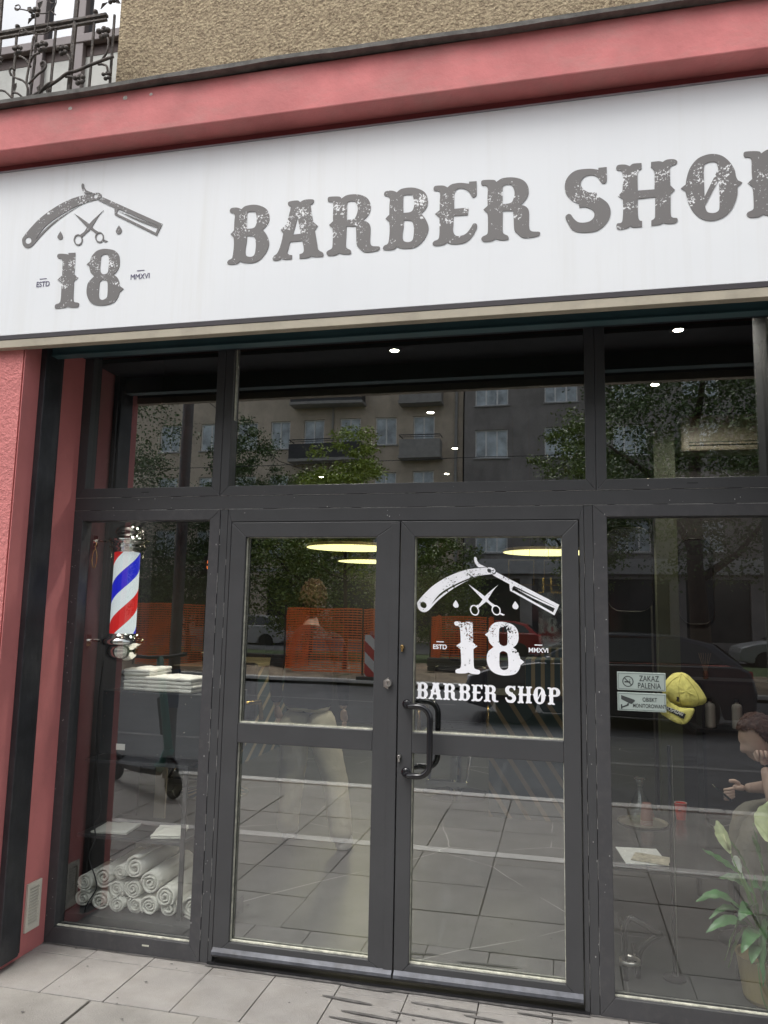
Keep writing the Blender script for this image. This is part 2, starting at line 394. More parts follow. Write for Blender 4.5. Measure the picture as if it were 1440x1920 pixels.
# dug up verge: a bumpy sheet
b = MB(); nx, ny = 150, 26; vg = []
for j in range(ny+1):
    row = []
    for i in range(nx+1):
        x = -24+i*48/nx; y = -14.4-j*5.2/ny
        h = .02+.16*max(0, noise.noise((x*.5, y*.6, 1)))*min(1, j/4)+.10*noise.noise((x*2.3, y*2.1, 5))*min(1, j/3)+.05*noise.noise((x*7, y*7, 2))*min(1, j/2)
        row.append(b.b.verts.new((x, y, h)))
    vg.append(row)
for j in range(ny):
    for i in range(nx): b.b.faces.new((vg[j][i], vg[j][i+1], vg[j+1][i+1], vg[j+1][i]))
struct(b.build('earth_verge', m_earth, smooth=True))
b = MB(); b.face([(-60,-26,.0),(60,-26,.0),(60,-14.4,.0),(-60,-14.4,.0)]); struct(b.build('lawn', m_grass))
b = MB(); b.face([(-60,-38.2,.02),(60,-38.2,.02),(60,-26,.02),(-60,-26,.02)]); struct(b.build('far_road', m_asph))
# worn rubber marks where the door leaf scrapes, plus a grime and shadow band
m_mark = M('scrape_and_shadow_tone', (.12,.115,.11), .8, var=.5, vs=20)
b = MB()
for (x0, y0, x1, y1, wd) in ((-1.0,-.045,-.72,-.062,.013),(-1.005,-.165,-.78,-.186,.013),(-.635,-.121,-.347,-.134,.013),(-.895,-.262,-.638,-.279,.012),(-.407,-.166,-.246,-.178,.012),(-.70,-.215,-.33,-.235,.008),(-.93,-.32,-.58,-.345,.012),(-.50,-.30,-.2,-.315,.010),(-.2,-.09,.02,-.094,.010),(-.16,-.22,.05,-.228,.010)):
    L = 14; up_, dn = [], []
    for i in range(L+1):
        t_ = i/L; x = x0+(x1-x0)*t_; y = y0+(y1-y0)*t_+0.0; wv = wd*.78*(math.sin(PI*min(1, max(.02, t_)))**.35)*(1+.25*noise.noise((x*40, y*40, 0)))
        up_.append((x, y+wv, .0045)); dn.append((x, y-wv, .0045))
    for i in range(L): b.face([dn[i], dn[i+1], up_[i+1], up_[i]])
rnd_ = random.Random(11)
for (gx0, gx1, gy) in ((-2.46,-1.60,-.029),(-1.60,.09,-.036),(.09,.95,-.029)):  # dark band at the frame foot: grime with the door gap's shadow painted in
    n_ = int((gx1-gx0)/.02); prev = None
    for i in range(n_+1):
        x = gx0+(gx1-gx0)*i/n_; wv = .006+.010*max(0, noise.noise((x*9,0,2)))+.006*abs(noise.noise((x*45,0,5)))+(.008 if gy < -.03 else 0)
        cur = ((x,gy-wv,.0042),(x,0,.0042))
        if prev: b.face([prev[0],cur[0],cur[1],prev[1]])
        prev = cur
for _ in range(70):
    x, y, r_ = rnd_.uniform(-2.4,.9), rnd_.uniform(-.9,-.03), rnd_.uniform(.002,.007)
    b.face([(x+r_*(1+.3*math.sin(k*2.1+x*9))*math.cos(k*PI/5), y+r_*.8*math.sin(k*PI/5), .0047) for k in range(10)])
struct(b.build('scrape_and_shadow_marks', m_mark))
# ================================================================ the building
ZT = 7.5
bl = thing('shop_building', 'red painted shop building with brown roughcast upper storey above the white sign', 'building', at=(-2.7,-.3,0))
b = MB(); b.box(-4.5, -2.4675, -.48, .5, .46, 3.74); b.build('wall', m_redrough, bl)['label'] = 'red roughcast pillar left of the shop front'
b = MB(); b.box(.95, 3.5, -.48, .5, .46, 3.74); b.build('wall', m_redrough, bl)
pieces('plinth', m_stone, bl, [(-4.5,-2.485,-.49,.48,-.05,.46),(.965,3.5,-.49,.48,-.05,.46)], .006, 'dark stone plinth of the red pillar')
# smooth reveals beside the shop front
pieces('reveal', m_red, bl, [(-2.4565,-2.4535,-.483,.02,-.02,3.4)])
pieces('reveal', M('black_jamb_paint', (.02,.02,.022), .6), bl, [(.9465,.9495,-.487,.02,-.02,3.4)])
# lintel above sign
b = MB(); b.box(-4.5, 3.5, -.615, .5, 3.738, 3.955)
ob = b.build('lintel', m_red2, bl, bevel=.006)
ob['label'] = 'red painted band between the sign and the upper storey'
b = MB(); b.box(-4.5, 3.5, -.50, -.482, 2.95, 3.737); b.build('sign_backing', M('dark_red_backing', (.26,.06,.065), .8), bl)
b = MB(); b.box(-4.5, 3.5, -.47, .12, 3.42, 3.44); b.build('soffit', m_under, bl)
# broken plaster patches on the lintel
for (cx, cz, rr) in ((-2.215,3.905,.0085),(-1.93,3.918,.010),(-1.80,3.917,.007)):
    b = MB()
    pts = [(cx+rr*(1+.35*noise.noise((k*1.7, cx*9, 0)))*math.cos(k*PI/6)*1.2, -.6165, cz+rr*(1+.35*noise.noise((k*1.3, cz*9, 3)))*math.sin(k*PI/6)) for k in range(12)]
    b.face(pts); b.build('plaster_hole', M('bare_plaster', (.55,.53,.48), .9, var=.3, vs=60), bl)
# flashing with a wavy front edge
b = MB(); n = 170; top, fr, bt = [], [], []
for i in range(n+1):
    x = -4.5+8.0*i/n; wv = .006*noise.noise((x*1.7, 0, 3))+.004*noise.noise((x*6, 0, 7))
    z = 3.966+wv+.004*noise.noise((x*2.1, 9, 0))+(.012*max(0, 1-abs(x+1.2)/.9))
    top.append((x, -.42, z+.028)); fr.append((x, -.655+wv, z+.005)); bt.append((x, -.652+wv, z-.012+wv*.8))
for i in range(n):
    b.face([top[i], top[i+1], fr[i+1], fr[i]]); b.face([fr[i], fr[i+1], bt[i+1], bt[i]])
    b.face([bt[i], bt[i+1], (bt[i+1][0], -.60, bt[i+1][2]+.002), (bt[i][0], -.60, bt[i][2]+.002)])
b.build('flashing', m_flash, bl, smooth=True)['label'] = 'wavy grey metal flashing on top of the red band'
# upper wall with window opening
b = MB(); grid_wall(b, -6, 5, 3.95, ZT, [(-4.1,-2.10,3.97,6.3)], -.45, .32)
b.build('upper_wall', m_up, bl)['label'] = 'brown roughcast upper wall'
b = MB(); b.box(-6, 5, -.44, 9.0, ZT, ZT+.3); b.build('roof', m_under, bl)
pieces('side_wall', m_red, bl, [(-6,-4.6,-.40,.5,-.02,3.95),(3.55,5,-.40,.5,-.02,3.95)])
# upstairs french window
uw = MB()
for x in (-4.08,-3.42,-2.77,-2.52,-2.13): uw.box(x-.035, x+.035, -.20, -.14, 4.0, 6.28)
uw.box(-4.1, -2.1, -.205, -.135, 4.615, 4.665); uw.box(-4.1, -2.1, -.205, -.135, 3.98, 4.02)
wf = uw.build('window', M('brown_grey_window_frame', (.20,.17,.17), .5), bl, bevel=.004)
b = MB(); b.box(-4.1, -2.1, -.165, -.155, 4.665, 6.28); b.build('pane', glass('upstairs_glass', tint=(.25,.28,.3), f0=.36, k=.4), wf)
b = MB(); b.box(-4.1, -2.1, -.17, -.15, 4.0, 4.55); b.build('lower_panel', M('pale_grey_panel', (.52,.53,.50), .6, var=.08, vs=3, dirt=.3), wf)
b = MB(); b.box(-4.1,-2.1,-.172,-.14,4.55,4.615); b.build('middle_rail', M('dark_brown_rail', (.06,.035,.03), .6), wf)
b = MB(); b.face([(-4.1,-.1,3.9),(-2.1,-.1,3.9),(-2.1,-.1,6.3),(-4.1,-.1,6.3)]); b.build('curtain', M('pale_curtain', (.6,.6,.58), .9), wf)
# small brown box on the sill behind the grille
# ---------------------------------------------------------------- balcony grille
RB=[[(-2.574, 4.375), (-2.568, 4.0)], [(-2.464, 4.371), (-2.459, 4.205), (-2.469, 4.0)], [(-2.356, 4.377), (-2.36, 4.0)], [(-2.147, 4.383), (-2.149, 4.0)], [(-2.041, 4.384), (-2.04, 4.0)], [(-2.663, 4.361), (-2.661, 4.0)]]
RBIG=[[(-2.25, 4.52), (-2.257, 4.0)],[(-2.682, 4.60), (-2.671, 4.0)]]
RV=[[(-2.447, 4.013), (-2.32, 4.064), (-2.255, 4.096), (-2.204, 4.102), (-2.111, 4.129), (-2.019, 4.153)], [(-2.464, 4.33),(-2.466, 4.2),(-2.473, 4.086), (-2.464, 4.048), (-2.469, 4.0)], [(-2.567, 4.142), (-2.53, 4.113), (-2.493, 4.094), (-2.472, 4.072)], [(-2.553,4.164),(-2.563, 4.174), (-2.573, 4.157), (-2.567, 4.137)], [(-2.47, 4.081), (-2.422, 4.116), (-2.38, 4.137), (-2.372, 4.159), (-2.388, 4.178), (-2.405, 4.174), (-2.401, 4.159)], [(-2.466, 4.169), (-2.489, 4.205), (-2.531, 4.233)], [(-2.468, 4.197), (-2.445, 4.217), (-2.417, 4.232)], [(-2.251, 4.095), (-2.242, 4.162), (-2.269, 4.204)], [(-2.08, 4.147), (-2.049, 4.178), (-2.046, 4.233), (-2.068, 4.268)], [(-2.097, 4.126), (-2.048, 4.105), (-2.039, 4.068)], [(-2.64, 4.071), (-2.588, 4.052), (-2.545, 4.01)], [(-2.553, 4.047), (-2.517, 4.032), (-2.491, 4.01)], [(-2.269, 4.088), (-2.22, 4.072), (-2.161, 4.05)], [(-2.414, 4.01), (-2.362, 4.052), (-2.325, 4.069)]]
RT=[[(-2.565, 4.493), (-2.543, 4.49), (-2.53, 4.473), (-2.542, 4.463), (-2.563, 4.472), (-2.567, 4.487),(-2.548, 4.470), (-2.455, 4.441), (-2.366, 4.435), (-2.334, 4.463), (-2.341, 4.487), (-2.371, 4.495), (-2.375, 4.484), (-2.352, 4.468)], [(-2.45, 4.44), (-2.446, 4.33)], [(-2.376, 4.437), (-2.379, 4.352)], [(-2.506, 4.34), (-2.502, 4.354), (-2.466, 4.333), (-2.386, 4.325), (-2.357, 4.33), (-2.364, 4.35), (-2.388, 4.349), (-2.387, 4.335)], [(-2.524, 4.319), (-2.516, 4.342), (-2.465, 4.329)],[(-2.36,4.43),(-2.33,4.40)]]
RF=[(-2.539, 4.265, 0.03), (-2.405, 4.262, 0.037), (-2.288, 4.225, 0.035), (-2.075, 4.279, 0.04), (-2.645, 4.225, 0.03), (-2.186, 4.058, 0.035), (-2.042, 4.055, 0.027), (-2.461, 4.451, 0.035), (-2.046, 4.45, 0.03)]
def refine(pts, n=4):
    P = [(a, b_, False) for a, b_ in pts]; out = []
    L = len(P)
    for i in range(L-1):
        p0 = P[max(0, i-1)]; p1 = P[i]; p2 = P[i+1]; p3 = P[min(L-1, i+2)]
        for k in range(n):
            t = k/n
            out.append(tuple(.5*((2*p1[j])+(-p0[j]+p2[j])*t+(2*p0[j]-5*p1[j]+4*p2[j]-p3[j])*t*t+(-p0[j]+3*p1[j]-3*p2[j]+p3[j])*t**3) for j in (0,1)))
    out.append(P[-1][:2]); return out
gr = thing('balcony_grille', 'rusty wrought iron balcony grille with berry and scroll ornaments before the upstairs window', 'railing', at=(-2.5,-.58,4.0))
b = MB(); b.box(-4.1, -2.08, -.592, -.568, 4.383, 4.397); b.box(-4.1, -2.08, -.588, -.572, 4.362, 4.372); b.build('handrail', m_iron, gr, bevel=.002)
for P_, rr in [(q, .0065) for q in RB]+[(q, .0115) for q in RBIG]+[([(x,4.378),(x,4.0)], .0065) for x in (-2.77,-2.88,-2.99,-3.1,-3.2)]:
    b = MB(); b.tube([(x, -.58, z) for x, z in P_], rr, 6); b.build('bar', m_iron, gr)
for k, P_ in enumerate(RV):
    R_ = refine(P_); L = len(R_)
    b = MB(); b.tube([(x+.0012*noise.noise((x*90,z*90,1)), -.595-.012*math.sin(PI*i/L), z+.0012*noise.noise((x*90,z*90,4))) for i, (x, z) in enumerate(R_)], [.0075 if k == 0 else .0055 for _ in R_], 6)
    b.build('scroll', m_iron, gr, smooth=True)
b = MB()
for P_ in RT:
    R_ = refine(P_, 5); b.tube([(x, -.615-.01*math.cos(x*30), z) for x, z in R_], .0032, 6)
b.build('wire_hanger', m_iron, gr, smooth=True)
for (x, z, s) in RF:
    b = MB()
    for k in range(5):
        a = k*2*PI/5+.4; b.ball((x+s*.55*math.cos(a), -.605+.006*math.sin(k*2.3), z+s*.55*math.sin(a)), s*.36, 2, (1,.9,.95))
    b.ball((x, -.615, z), s*.26, 1)
    b.build('berry_cluster', m_iron, gr, smooth=True)
for (cx, cz, dx, dz) in ((-2.475,4.46,-.035,.03),(-2.445,4.465,.018,.045),(-2.47,4.43,-.03,-.03),(-2.07,4.44,-.035,-.03),(-2.03,4.44,.03,-.02),(-2.35,4.05,-.008,-.05),(-2.40,4.07,-.01,-.05),(-2.54,4.05,.006,.045)):
    b = MB(); L_ = math.hypot(dx, dz); nx, nz = -dz/L_*.011, dx/L_*.011
    b.b.faces.new([b.b.verts.new(q) for q in ((cx,-.60,cz),(cx+dx*.5+nx,-.612,cz+dz*.5+nz),(cx+dx,-.60,cz+dz),(cx+dx*.5-nx,-.606,cz+dz*.5-nz))])
    gl_ = b.build('iron_leaf', m_iron, gr); so = gl_.modifiers.new('s', 'SOLIDIFY'); so.thickness = .003
for (x, z) in ((-2.573,4.412),(-2.145,4.418)):
    b = MB(); b.ball((x, -.58, z), .0125, 2); b.cyl((x,-.58,4.395),(x,-.58,z-.004), .005, n=8); b.build('ball_finial', m_iron, gr, smooth=True)

# ================================================================ the sign
SY = -.517
sg = thing('shop_sign', 'long white sign board reading BARBER SHOP with a razor logo and the number 18', 'sign', at=(-.8,SY,2.86))
b = MB(); b.box(-4.3, 3.3, SY, -.503, 2.863, 3.692); b.build('sign_panel', m_sign, sg, bevel=.002)
b = MB(); b.box(-4.3, 3.3, SY-.004, -.502, 3.692, 3.699); b.build('top_trim', M('grey_aluminium_trim', (.35,.34,.38), .4, metal=.4), sg)
b = MB(); b.box(-4.3, 3.3, SY-.001, -.47, 2.842, 2.862); b.build('bottom_trim', M('dark_sign_trim', (.035,.03,.035), .5, dirt=.4, dscale=(4,4,4)), sg)
GLYPH = {
    'B': ['0,254 6,265 26,267 43,263 56,256! 75,269 114,271 149,261 178,240 190,205 184,174 161,149! 179,126 193,91 190,60 169,25 139,3 101,0 73,6 61,13! 45,1 10,2 0,10 6,22 21,29 26,51 28,93 25,126! 9,143! 25,159! 25,200 26,228 18,241 4,246', '85,234 94,240 124,237! 130,211 130,180 118,162 86,160! 84,195', '89,127! 113,124 126,114 132,83 129,42 117,29 96,31 86,42 84,67 88,101'],
    'A': ['61,256 67,268 105,269 117,260! 139,269 176,266 180,255 173,245 165,243! 171,209 180,163! 202,142! 189,122! 197,84 206,36! 214,27 229,17 231,5 226,0 195,1 178,6! 161,0 124,0! 123,20! 137,24 142,35 139,59 133,80! 79,80! 72,52 67,32 75,23 89,19! 89,1! 60,1 41,8! 29,1 9,1 0,9 5,22 18,31 28,49 37,79 45,122! 32,141! 59,165! 69,209 77,244! 68,248', '109,191! 125,113! 90,113!'],
    'R': ['0,258 7,269 52,265 62,255! 86,268 126,268 162,256 184,235 193,204 186,172 161,145! 181,135 193,116 194,83 194,46 203,27 234,21 236,10 225,3 193,0 169,3 147,22 135,41 132,89 130,122! 89,126! 88,93 88,38 95,25 109,16 110,1 83,0 59,8! 43,0 14,0 2,11 6,22 24,31 28,47 28,95 26,123! 10,140! 27,155! 26,188 27,229 21,243 4,247', '89,232 105,239 123,235 133,218 136,192 127,163 114,156 88,155! 88,197'],
    'P': ['0,258 7,269 52,265 62,255! 86,268 126,268 162,256 186,234 197,200 188,160 162,137 130,128 89,126! 88,93 88,38 95,25 109,16 110,1 83,0 59,8! 43,0 14,0 2,11 6,22 24,31 28,47 28,95 26,123! 10,140! 27,155! 26,188 27,229 21,243 4,247', '89,232 105,239 123,235 133,218 136,192 127,163 114,156 88,155! 88,197'],
    'E': ['1,255 8,266 41,264 60,254! 79,266 113,268 150,260! 150,269! 181,268! 182,224 181,206 169,197 160,205 147,228 126,241 103,243 91,230 88,202 89,156! 149,155! 145,123! 87,125! 86,91 85,59 96,38 118,35 141,44 158,66 168,82 181,81 184,67 175,46 158,20 135,4 104,0 77,3 60,11! 44,2 13,1 0,10 6,22 23,29 28,50 28,96 27,124! 9,142! 28,156! 28,194 29,230 22,242 5,246'],
    'S': ['131,259! 131,268! 163,268! 163,229 162,208 153,199 141,205 130,226 114,238 94,241 74,234 63,215 64,197 74,181 93,167! 121,165! 126,147! 145,134 164,114 174,88 173,63 163,39 143,16 117,2 78,0 45,6 25,19 13,40 1,70 8,83 21,82 33,63 49,47 72,42 95,46 110,60 112,80 102,95 79,107 56,106! 53,124! 27,141 7,167 0,193 3,226 21,253 48,268 88,269 114,265'],
    'H': ['3,259 10,271 36,270 55,261! 68,270 99,269! 99,245! 87,237 83,219 83,155! 145,153! 147,219 142,238 134,246! 135,269! 164,269 178,264! 195,272 221,270 232,259 226,249 207,241 204,216 204,163! 220,143! 204,126! 202,47 208,30 225,25 225,11 210,5 185,7 175,12! 160,5 130,4! 130,25! 142,33 145,52 147,121! 82,120! 81,84 82,45 87,30 96,27! 95,3! 66,3 51,10! 37,2 11,0 0,9 2,25 17,27 23,40 26,79 26,124! 8,140! 25,158! 28,204 27,233 21,245 7,250'],
    'O': ['0,144! 18,157! 23,186 36,224 62,257 95,271 127,271 156,258 181,229 196,196 200,169 206,153! 221,143! 204,126! 201,90 185,47 160,16 128,1 99,0 70,12 44,40 27,78 20,110 17,128!', '86,216 93,235 115,240 132,235 138,209! 85,100! 85,157', '138,165! 139,115 137,52 129,34 111,30 92,38 85,62!'],
    '1': ['0,256 2,267 17,269 45,265 60,261! 58,269! 95,267! 97,212 98,160! 121,143! 100,128! 101,82 103,39 110,26 131,20 135,11 129,0 98,0 75,6! 55,1 14,1 8,12 12,21 29,26 36,41 36,87 33,126! 11,142! 34,160! 32,209 29,233 20,245 7,247'],
    '8': ['0,206! 18,220! 25,244 48,267 78,274 109,271 141,261 162,241 171,214 171,183 160,158 143,144! 162,131 174,111 180,87! 201,72! 181,56! 175,35 159,13 132,3 93,0 56,8 30,26 14,56 10,87 17,118 45,144! 25,164 15,195!', '73,226 76,241 93,248 108,243 115,222 116,176 112,156 95,150 80,158 72,177', '75,94 78,116 94,124 112,116 118,96 120,50 115,34 97,27 81,35 75,54'],
}
LOGO = [
    ['-2495,3329 -2490,3348 -2450,3394 -2398,3440 -2321,3485 -2237,3516 -2152,3528 -2101,3529 -2084,3515 -2090,3501 -2113,3494 -2167,3485 -2232,3458 -2314,3409 -2384,3352 -2432,3301 -2459,3289 -2485,3302', '-2444,3325 -2445,3318 -2449,3313 -2456,3310 -2464,3311 -2471,3315 -2476,3321 -2478,3329 -2477,3336 -2473,3341 -2467,3344 -2459,3343 -2452,3339 -2447,3333', '-2104,3512 -2105,3507 -2107,3504 -2111,3502 -2116,3503 -2121,3505 -2124,3509 -2126,3514 -2125,3519 -2122,3522 -2118,3524 -2113,3523 -2109,3521 -2105,3517', '-2422,3327! -2373,3376 -2315,3418 -2226,3462 -2138,3496! -2228,3469 -2318,3426 -2379,3384'],
    ['-2195,3572 -2192,3585 -2182,3580 -2178,3564 -2163,3547 -2133,3533! -2171,3530! -2187,3548'],
    ['-2080,3506! -1760,3340! -1785,3286! -2008,3409! -2011,3443! -2101,3492! -2085,3495', '-1997,3415! -1995,3427 -1988,3435! -1779,3330! -1791,3301!'],
    ['-1988,3426! -1885,3377 -1779,3329! -1783,3322! -1890,3371'],
    ['-2223,3439! -2192,3418 -2128,3370 -2113,3352 -2080,3329! -2097,3322! -2126,3347 -2148,3361 -2191,3405'],
    ['-2068,3439! -2092,3412 -2127,3356 -2152,3333 -2172,3315! -2182,3330! -2162,3342 -2145,3369 -2121,3395'],
    ['-2167,3302 -2169,3290 -2174,3281 -2183,3277 -2194,3278 -2204,3284 -2211,3294 -2215,3307 -2213,3319 -2208,3328 -2198,3332 -2188,3331 -2178,3325 -2171,3314', '-2173,3303 -2174,3293 -2179,3286 -2185,3283 -2193,3284 -2201,3288 -2206,3296 -2209,3306 -2208,3315 -2203,3322 -2197,3326 -2189,3325 -2181,3320 -2176,3312'],
    ['-2056,3304 -2057,3293 -2063,3284 -2072,3280 -2082,3281 -2092,3287 -2099,3297 -2103,3308 -2101,3320 -2095,3328 -2086,3333 -2076,3332 -2066,3325 -2059,3316', '-2062,3304 -2063,3296 -2067,3289 -2074,3286 -2081,3287 -2089,3291 -2094,3299 -2097,3308 -2096,3316 -2091,3323 -2085,3326 -2077,3326 -2069,3321 -2064,3313'],
    ['-2057,3294! -2035,3284! -2044,3279! -2063,3287!'],
    ['-2290,3356! -2276,3333 -2277,3319 -2288,3315 -2300,3322 -2303,3334'],
    ['-1982,3355! -1966,3332 -1969,3318 -1980,3313 -1993,3320 -1995,3334'],
]

def word(ls, xform):
    out = []
    for ch, x, z, s in ls:
        for c in GLYPH[ch]:
            out.append([xform(x+px*s, z+pz*s) for px, pz in smooth_poly(parse(c))])
    return out
def upright(name, me, mat, parent, at):
    for p in me.polygons: p.use_smooth = False
    o = link(name, me, mat, parent, loc=at); o.rotation_euler = (PI/2, 0, 0); return o
WL = [('B',-1.432,3.115,1),('A',-1.219,3.115,1),('R',-.976,3.116,1),('B',-.726,3.117,1),('E',-.514,3.117,1),('R',-.314,3.117,1),
      ('S',.022,3.118,1),('H',.218,3.118,1),('O',.460,3.121,1),('P',.690,3.119,1)]
bx, bz = -.3, 3.115
upright('lettering', curve_mesh(word(WL, lambda x, z: (x-bx, z-bz)), .0012), m_letter, sg, (bx, SY-.0015, bz))['label'] = 'grey western style letters BARBER SHOP'
bx1, bz1 = -2.1, 2.975
upright('number', curve_mesh(word([('1',-2.296,2.975,1),('8',-2.137,2.973,1)], lambda x, z: (x-bx1, z-bz1)), .0012), m_letter, sg, (bx1, SY-.0015, bz1))['label'] = 'grey number 18'
def logo_mesh(fn):
    ms = []; mt = []
    for i, it in enumerate(LOGO):
        ms.append(curve_mesh([[fn(a, c) for a, c in smooth_poly(parse(s), 4)] for s in it], .0009)); mt.append(Matrix.Translation((0, 0, .0003*(i % 4))))
    return join_meshes(ms, mt)
bx2, bz2 = -2.1, 3.32
upright('razor_logo', logo_mesh(lambda x, z: (x-bx2, z-bz2)), m_letter, sg, (bx2, SY-.0015, bz2))['label'] = 'open razor roof over crossed scissors and two drops'
def small_text(name, s, size, x, z, y, mat, parent, bold=0, sx=1.0):
    o = upright(name, text_mesh(s, size, sx=sx, bold=bold), mat, parent, (x, y, z)); return o
small_text('date_text', 'ESTD', .036, -2.362, 3.090, SY-.0015, m_navy, sg, sx=.88)
small_text('date_text', 'MMXVI', .036, -1.857, 3.086, SY-.0015, m_navy, sg, sx=.88)
pieces('date_bar', m_navy, sg, [(-2.382,-2.345,SY-.0015,SY,3.1265,3.1295),(-1.875,-1.838,SY-.0015,SY,3.1245,3.1275)])
# cream edge strip under the sign + spacer
b = MB(); b.box(-4.3, 3.3, SY+.001, -.474, 2.803, 2.841); b.build('cream_strip', m_cream, sg, bevel=.002)
b = MB(); b.box(-4.3, 3.3, -.474, -.03, 2.905, 2.925); b.build('canopy_underside', m_under, sg)

# ---------------------------------------------------------------- roller shutter
rs = thing('roller_shutter', 'dark teal roller shutter bottom rail drawn up between two black steel guide rails', 'shutter', at=(-2.45,-.25,0))
for s, x0, x1 in ((1,-2.453,-2.420),(-1,.913,.946)):
    b = MB(); b.box(x0, x1, -.375, -.250, .03, 2.92)
    o = b.build('guide_rail', m_guide, rs, bevel=.004)
    b = MB(); b.box(x0 if s > 0 else x0+.010, x1-.010 if s > 0 else x1, -.245, -.228, .035, 2.92); b.build('inner_guide', m_guide, rs, bevel=.003)
    b = MB(); b.box(x0, x1-.004 if s > 0 else x1, -.2500, -.2450, .035, 2.92); b.build('guide_slot', m_gasket, rs)
b = MB(); b.prism([(-.345,2.815),(-.345,2.821),(-.338,2.8215),(-.338,2.86),(-.341,2.8605),(-.341,2.8645),(-.338,2.865),(-.338,2.904),(-.29,2.904),(-.29,2.815)], -2.422, .915, 'yz')
b.build('bottom_rail', m_teal, rs, bevel=.001)

# ================================================================ the shop front
sf = thing('storefront', 'charcoal aluminium storefront with double glass doors, side windows and transom lights', 'storefront', at=(-.75,0,0))
FY0, FY1 = -.028, .045
def frame(b, x0, x1, z0, z1, wl, wr, wb, wt, y0=FY0, y1=FY1):
    """mitred rectangular frame; w* = member widths, outer rectangle given"""
    o = [(x0,z0),(x1,z0),(x1,z1),(x0,z1)]; i = [(x0+wl,z0+wb),(x1-wr,z0+wb),(x1-wr,z1-wt),(x0+wl,z1-wt)]
    for k in range(4):
        l = (k+1) % 4
        if (k == 0 and wb <= 0) or (k == 1 and wr <= 0) or (k == 2 and wt <= 0) or (k == 3 and wl <= 0): continue
        e = .0007
        b.prism([o[k], o[l], i[l], i[k]], y0, y1)
def mframe(name, x0, x1, z0, z1, w, mat, parent, y0=FY0, y1=FY1, bevel=.0025, label=None):
    b = MB(); frame(b, x0, x1, z0, z1, *w, y0=y0, y1=y1); o = b.build(name, mat, parent, bevel=bevel)
    if label: o['label'] = label
    return o
def pane(x0, x1, z0, z1, parent, mat=None, y=.012, name='pane'):
    b = MB(); b.face([(x0-.01,y,z0-.01),(x1+.01,y,z0-.01),(x1+.01,y,z1+.01),(x0-.01,y,z1+.01)])
    return b.build(name, mat or m_glass, parent)
def bead(x0, x1, z0, z1, parent, sides='btlr', w=.003):
    b = MB(); y0, y1 = -.010, .004
    if 'b' in sides: b.box(x0, x1, y0, y1, z0, z0+w*1.3)
    if 't' in sides: b.box(x0, x1, y0, y1, z1-w*.7, z1)
    if 'l' in sides: b.box(x0, x0+w*.8, y0, y1, z0+w*1.4, z1-w)
    if 'r' in sides: b.box(x1-w*.8, x1, y0, y1, z0+w*1.4, z1-w)
    return b.build('glazing_bead', m_bead, parent)
# lower left window
L1 = mframe('window_frame', -2.4535, -1.640, .004, 2.095, (.053,.054,.074,.052), m_frame_scuff, sf); pane(-2.40,-1.694,.078,2.043,L1,m_glass_side)
bead(-2.40,-1.694,.078,2.043,L1,'b')
b = MB(); b.box(-1.93,-1.895,FY0-.001,FY0+.004,.043,.050); b.build('drain_slot', m_bead, L1)
# lower right window
L2 = mframe('window_frame', .130, .9465, .004, 2.095, (.0585,.066,.074,.052), m_frame_scuff, sf); pane(.1885,.88,.078,2.043,L2, m_glass_side)
bead(.1885,.88,.078,2.043,L2,'b')
# posts between windows and door
pieces('post', m_frame, sf, [(-1.6385,-1.600,FY0+.003,FY1,.004,2.0945),(.092,.1285,FY0+.003,FY1,.004,2.0945)], .002)
m_wear = M('chipped_white_edge', (.36,.36,.35), .6, var=.5, vs=90)
rw_ = random.Random(3); b = MB()
for z_ in (2.0957,2.1612):
    x = -2.45
    while x < .93:
        w_ = rw_.uniform(.02,.30); b.box(x, min(x+w_,.94), FY0-.0003, FY0+.004, z_-.0005*rw_.uniform(.6,1.2), z_+.0005*rw_.uniform(.6,1.3)); x += w_+rw_.uniform(.0,.10)
for x_, z0_, z1_ in ((-2.455,.3,1.9),(-1.6393,.1,2.0),(.0912,.1,2.0),(.1295,.08,1.9),(-1.5985,.1,1.9)):
    z = z0_
    while z < z1_:
        w_ = rw_.uniform(.01,.12); b.box(x_-.0004, x_+.0005, FY0-.0003, FY0+.004, z, min(z+w_, z1_)); z += w_+rw_.uniform(.01,.22)
for _ in range(90):
    x, z = rw_.choice(((rw_.uniform(-2.45,-2.41),rw_.uniform(.1,2)),(rw_.uniform(-1.69,-1.61),rw_.uniform(.1,2)),(rw_.uniform(.10,.18),rw_.uniform(.05,2)),(rw_.uniform(-2.4,.9),rw_.uniform(2.05,2.2)))); s_ = rw_.uniform(.0006,.002); b.box(x-s_, x+s_, FY0-.0006, FY0+.004, z-s_*rw_.uniform(.6,3), z+s_)
o = b.build('paint_chips', m_wear, sf); o['kind'] = 'stuff'
# horizontal rail + transom frames
b = MB(); b.box(-2.4535,.9465,FY0+.002,FY1,2.0965,2.1605); b.build('transom_rail', m_frame, sf, bevel=.002)
for (x0, x1, wl, wr) in ((-2.4535,-1.6485,.053,.0445),(-1.647,.1455,.043,.043),(.147,.9465,.044,.066)):
    T = mframe('transom_window', x0, x1, 2.162, 3.05, (wl,wr,.048,.05), m_frame, sf, label='dark framed window light above the door')
    pane(x0+wl, x1-wr, 2.21, 3.0, T, m_glass_top); bead(x0+wl, x1-wr, 2.21, 3.0, T, 'b', .0016)
pieces('drain_slot', m_gasket, sf, [(x-.022,x+.022,FY0-.0012,FY0+.004,2.184,2.188) for x in (-2.055,.545)])
b = MB(); b.box(-1.604,-1.600,.0,.006,2.55,2.95); b.build('glazing_bead', m_bead, sf)
